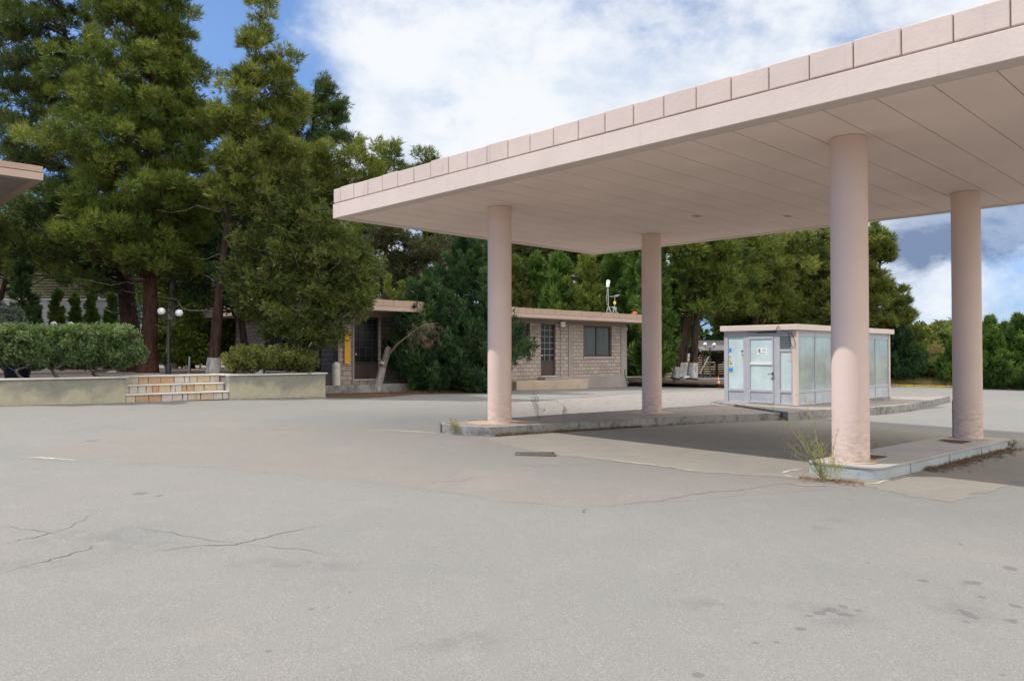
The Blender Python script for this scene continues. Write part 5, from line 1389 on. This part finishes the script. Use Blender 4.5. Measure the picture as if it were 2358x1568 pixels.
# ---- right background
cypress('dark_cedar', 'dense dark green conifer right of the kiosk end', 2058, -.4, 57.5, ZAT(712, 57.5), 66 * 57.5 / F, 150, M['bluegreen'], plumes=190, n=36, k=6, L=.26, Wd=.085, pw=.8, low=.10, pr=.42, rag=.4, spires=4)
cypress('dark_cedar', 'mid green conifer leaning out behind the dark one', 2088, -.4, 60, ZAT(715, 60), 46 * 60 / F, 151, M['leyland'], plumes=110, n=34, k=6, L=.30, Wd=.10, pw=.9, pr=.42, rag=.4, spires=5)
for i, (px_, pyt, w_, Y_, lab) in enumerate([(2276, 738, 46, 53, 'upright conifer just right of the last column'), (2314, 752, 46, 54, 'conifer second from the last column, with two tips'), (2346, 732, 48, 53, 'tallest tipped conifer near the right edge'), (2394, 742, 54, 52.5, 'conifer cut by the right edge'), (2210, 770, 42, 55.5, 'conifer mostly hidden behind the last column')]):
    cypress('verge_conifer', lab, px_, -.4, Y_, ZAT(pyt, Y_), w_ * Y_ / F, 160 + i, M['leyland'], 'conifers along the yellow kerb', plumes=150, n=34, k=6, L=.28, Wd=.085, pw=.85, low=.10, pr=.40, rag=.4, spires=6)
for i, (px_, Y_, lb, mt, lab) in enumerate([(2140, 66, [(2130, 800, 40, 35), (2160, 790, 35, 40), (2150, 770, 20, 20)], 'bush', 'rounded green bush far behind the grass bank'), (2185, 75, [(2185, 780, 40, 40), (2170, 758, 14, 20), (2200, 770, 30, 35)], 'bush', 'far pale tree with a pointed top beyond the bank'), (2120, 63, [(2112, 790, 22, 45), (2130, 820, 25, 30)], 'pine2', 'yellow green young pine beside the dark conifer'),
        (2185, 59, [(2190, 835, 26, 26), (2168, 848, 24, 16)], 'bush', 'low green scrub on the bank left of the last column'), (2145, 59, [(2142, 846, 22, 18), (2165, 856, 20, 12)], 'bush', 'low yellowish scrub on the bank'), (2300, 70, [(2270, 800, 60, 40), (2340, 800, 60, 40), (2400, 790, 60, 50)], 'bush', 'far green bushes behind the verge conifers')]):
    tree('scrub_bush', lab, 'bush', px_, -.1, Y_, lb, 170 + i, M[mt], M['barkgrey'], tr=.08, dens=1.5, n=34, k=6, cr=.5, L=.26, Wd=.09, shape='leaf', limbs=.3, group='scrub beyond the yellow kerb')
tree('dry_bush', 'dead grey brown bush on the bank', 'bush', 2150, -.3, 61, [(2145, 822, 28, 22), (2160, 835, 24, 16)], 180, M['drygrass'], M['twig'], tr=.05, dens=1.2, n=30, k=5, cr=.4, L=.3, Wd=.03, limbs=.9)

# bare twig poking out of the juniper and a small white table behind the right hedge
q = AT(790, 712, 27.5)
tw = thing('bare_bough', 'bare grey bough poking out of the juniper before the dark door', 'branch', q, 0)
m1 = MB(); g = np.random.default_rng(77)
o_ = lambda px, py: np.array(AT(px, py, 27.5)) - np.array(q)
limb(m1, o_(760, 700), o_(835, 722), .016, .006, g, -.05, 6, .03, 5)
for px_, py_ in ((797, 735), (810, 740), (806, 728), (814, 748), (792, 730)): limb(m1, o_(px_ - 3, 713 + (px_ - 790) * .2), o_(px_, py_), .006, .003, g, -.2, 4, .08, 3)
m1.build('twigs', M['barkgrey'], tw)
yt = HY(602) + 2.2
tb = thing('garden_table', 'small white one legged table half hidden behind the right hedge', 'table', (AT(601, 800, yt).x, yt, TZ - .01), 0)
m1 = MB(); m1.lathe([(.30, .55), (.31, .56), (.31, .585), (.30, .59)], 20); m1.build('table_top', M['alupanel'], tb)
m1 = MB(); m1.lathe([(.20, 0), (.19, .03), (.06, .06), (.05, .55)], 14); m1.build('leg', M['white'], tb)
# ---- dead tree stump with a broken branch
M['greytwig'] = basic('grey_twig', (0.21, 0.165, 0.135), 0.9)
q = G(865, 904); Yd = q.y
dt = thing('dead_stump', 'whitened dead stump with one long broken branch and brown twigs', 'stump', (q.x, q.y, q.z), 0)
def rel(px, py, o=0): 
    p_ = AT(px, py, Yd + o); return (p_.x - q.x, p_.y - q.y, p_.z - q.z)
m1 = MB(); m1.tube([(0, 0, -.1), rel(870, 890), rel(876, 868), rel(881, 845)], [.22, .175, .155, .148], 12, cap=True); m1.build('whitewash', M['oldwash'], dt)
m1 = MB(); m1.tube([rel(881, 846), rel(887, 826), rel(893, 810)], [.150, .145, .125], 12); m1.tube([rel(888, 822), rel(893, 804), rel(896, 799)], [.125, .115, .105], 12); m1.build('stump_top', M['barkgrey'], dt)
m1 = MB(); m1.tube([rel(880, 836, -.14), rel(881, 834, -.165)], [.09, .075], 12); m1.build('cut_face', M['whitewash'], dt)
m1 = MB(); gb = np.random.default_rng(4)
br = [rel(897, 814), rel(915, 793, -.25), rel(935, 777, -.5), rel(955, 762, -.75), rel(972, 751, -.9), rel(990, 745, -1.0), rel(1010, 744, -1.0)]
m1.tube(br, [.055, .042, .031, .022, .016, .009, .004], 8)
tips = []
for i in range(40):
    t = gb.uniform(2.4, 4.9); i0 = int(t); p0 = np.array(br[i0]) * (1 - t + i0) + np.array(br[i0 + 1]) * (t - i0)
    e = p0 + np.array([gb.normal() * .28 + .05, gb.normal() * .25, gb.uniform(-.85, .15)])
    limb(m1, p0, e, .007, .0025, gb, -.25, 5, .18, 3); tips.append(e)
m1.build('broken_branch', M['greytwig'], dt)
foliage('dead_twigs', 5, np.array(tips), np.full(len(tips), .11), np.tile([0, 0, -1.], (len(tips), 1)), 1.3, 5, 4, .16, .008, M['deadleaf'], dt, bias=.8, up=-.4)
# bare twig hanging from the juniper before the roof edge
# ---- weeds
def weed(label, p, h, nst, spread, seed, mats, leaf=True, name='weed', lean=(0, 0), stemr=.006):
    g = np.random.default_rng(seed)
    T = thing(name, label, 'weed', p, 0)
    mb = MB(); Cs = []
    for i in range(nst):
        an = g.uniform(0, 6.28); l_ = h * g.uniform(.45, 1.05); sp = spread * g.uniform(.3, 1)
        e = np.array([math.cos(an) * sp + lean[0] * l_, math.sin(an) * sp + lean[1] * l_, l_])
        limb(mb, [g.normal() * .03, g.normal() * .03, -.02], e, stemr, stemr * .35, g, -.06, 6, .07, 4)
        for j in range(4):
            t = g.uniform(.35, 1); b0 = e * t
            e2 = b0 + np.array([g.normal(), g.normal(), abs(g.normal())]) * h * .09
            limb(mb, b0, e2, stemr * .5, stemr * .25, g, 0, 2, .05, 3); Cs.append(e2); Cs.append(b0)
    mb.build('stems', M[mats[0]], T)
    if leaf and Cs: foliage('leaves', seed, np.array(Cs), np.full(len(Cs), .03), np.tile([0, 0, 1.], (len(Cs), 1)), 1, 2, 2, .035, .006, M[mats[1]], T)
    return T
M['stalk'] = basic('green_stalk', (0.26, 0.25, 0.09), .8)
M['drystalk'] = basic('dry_stalk', (0.22, 0.14, 0.08), .8)
q = G(1898, 1108)
T = weed('big straggly yellow green weed at the front corner of the marble island', (q.x, q.y, q.z), .62, 15, .34, 200, ('stalk', 'fennel'), stemr=.005)
foliage('base_leaves', 201, np.array([[x, y, .12] for x, y in [(0, 0), (.12, .03), (-.1, .02), (.22, .05), (.3, .08), (.05, -.08)]]), np.full(6, .14), np.tile([0, 0, 1.], (6, 1)), 1, 12, 3, .12, .005, M['fennel'], T, surf=.8)
m1 = MB(); gw = np.random.default_rng(9)
for e in ([-.75, .1, 1.05], [-.17, .25, 1.12], [-.55, .0, .55], [-.3, .15, .7]):
    limb(m1, [0, 0, 0], e, .008, .003, gw, -.12, 8, .05, 5)
    for j in range(14):
        t = gw.uniform(.3, 1); b0 = np.array(e) * t; limb(m1, b0, b0 + gw.normal(size=3) * .07, .003, .002, gw, 0, 2, .05, 3)
m1.build('tall_stems', M['stalk'], T)
q = UV(11.75, 4.72); z_ = gz(q.x, q.y) + .18
weed('dry brown weed growing in the soil pocket of the marble island', (q.x, q.y, z_), .30, 16, .30, 203, ('drystalk', 'deadleaf'), stemr=.004)
q = G(1052, 1001); weed('yellow green weed at the round tip of the kerbed island', (q.x - .05, q.y - .03, q.z), .38, 12, .14, 204, ('stalk', 'fennel'), stemr=.004)
q = UV(12.6, 12.1); weed('tall thin weed on the kerbed island between its columns', (q.x, q.y, gz(q.x, q.y) + .15), .62, 8, .20, 205, ('stalk', 'greengrass'), stemr=.004)
q = UV(13.0, 11.7); weed('small leafy weed beside the tall one on the kerbed island', (q.x, q.y, gz(q.x, q.y) + .15), .42, 3, .05, 206, ('stalk', 'greengrass'), stemr=.006)
q = UV(17.2, 4.02); weed('tiny green weed at the far end of the marble island', (q.x, q.y, gz(q.x, q.y)), .16, 8, .08, 207, ('stalk', 'greengrass'), stemr=.004)

# ---- loose needles and dry grass, too many to count
def scatter(name, pts_fn, N, seed, L, Wd, mat, up, lift=.01):
    g = np.random.default_rng(seed)
    P = np.array([pts_fn(g) for _ in range(N)])
    o = foliage(name, seed, P, np.full(N, .03), np.tile([0, 0, 1.], (N, 1)), 1, 2, 3, L, Wd, mat, None, bias=up, up=up, flat=.3, fan=1.2)
    return tag(o, kind='stuff')
def on(x, y, z=.012): return (x, y, gz(x, y) + z)
def line_pts(a, b, sd):
    def f(g):
        t = g.random(); w_ = abs(g.normal()) * sd; d = (b - a); n_ = Vector((d.y, -d.x, 0)).normalized()
        p = a + d * t + n_ * (w_ + .01); return on(p.x, p.y)
    return f
scatter('pine_needles', line_pts(UV(12.4, 4.08), UV(17.2, 4.08), .14), 800, 300, .07, .006, M['rust'], -.05)
scatter('pine_needles', line_pts(G(1845, 1100), G(1990, 1112), .16), 170, 301, .05, .005, M['rustbright'], -.05)
scatter('pine_needles', line_pts(G(1140, 1004), G(1474, 983), .05), 700, 302, .07, .007, M['rust'], -.05)
scatter('pine_needles', line_pts(G(1480, 982), G(2100, 945), .06), 500, 303, .08, .008, M['rust'], -.05)
scatter('pine_needles', line_pts(G(1176, 901), G(905, 908), .35), 1500, 304, .12, .016, M['rust'], -.05)
scatter('pine_needles', line_pts(tB, tA + tdir * S2, .06), 500, 305, .08, .010, M['rust'], -.05)
def bank(g):
    i = g.uniform(-1, 22); j = g.uniform(0, 9) ** 1.1
    p = kA + kd * i + nk * (0.25 + j); h = .12 + .7 * (1 - math.exp(-(j / 1.2) * .12)); return (p.x, p.y, gz(p.x, p.y) + h)
def bank2(g):
    i = g.uniform(-6, 3); j = g.uniform(0, 3)
    p = kA + kd * i + nk * (0.25 + j); h = .12 + .7 * (1 - math.exp(-(j / 1.2) * .12)); return (p.x, p.y, gz(p.x, p.y) + h)
scatter('dry_grass', bank, 7000, 310, .42, .022, M['drygrass'], .9)
scatter('dry_grass', bank2, 1500, 311, .30, .022, M['drygrass'], .9)
scatter('green_grass', bank, 1500, 312, .36, .03, M['greengrass'], .9)
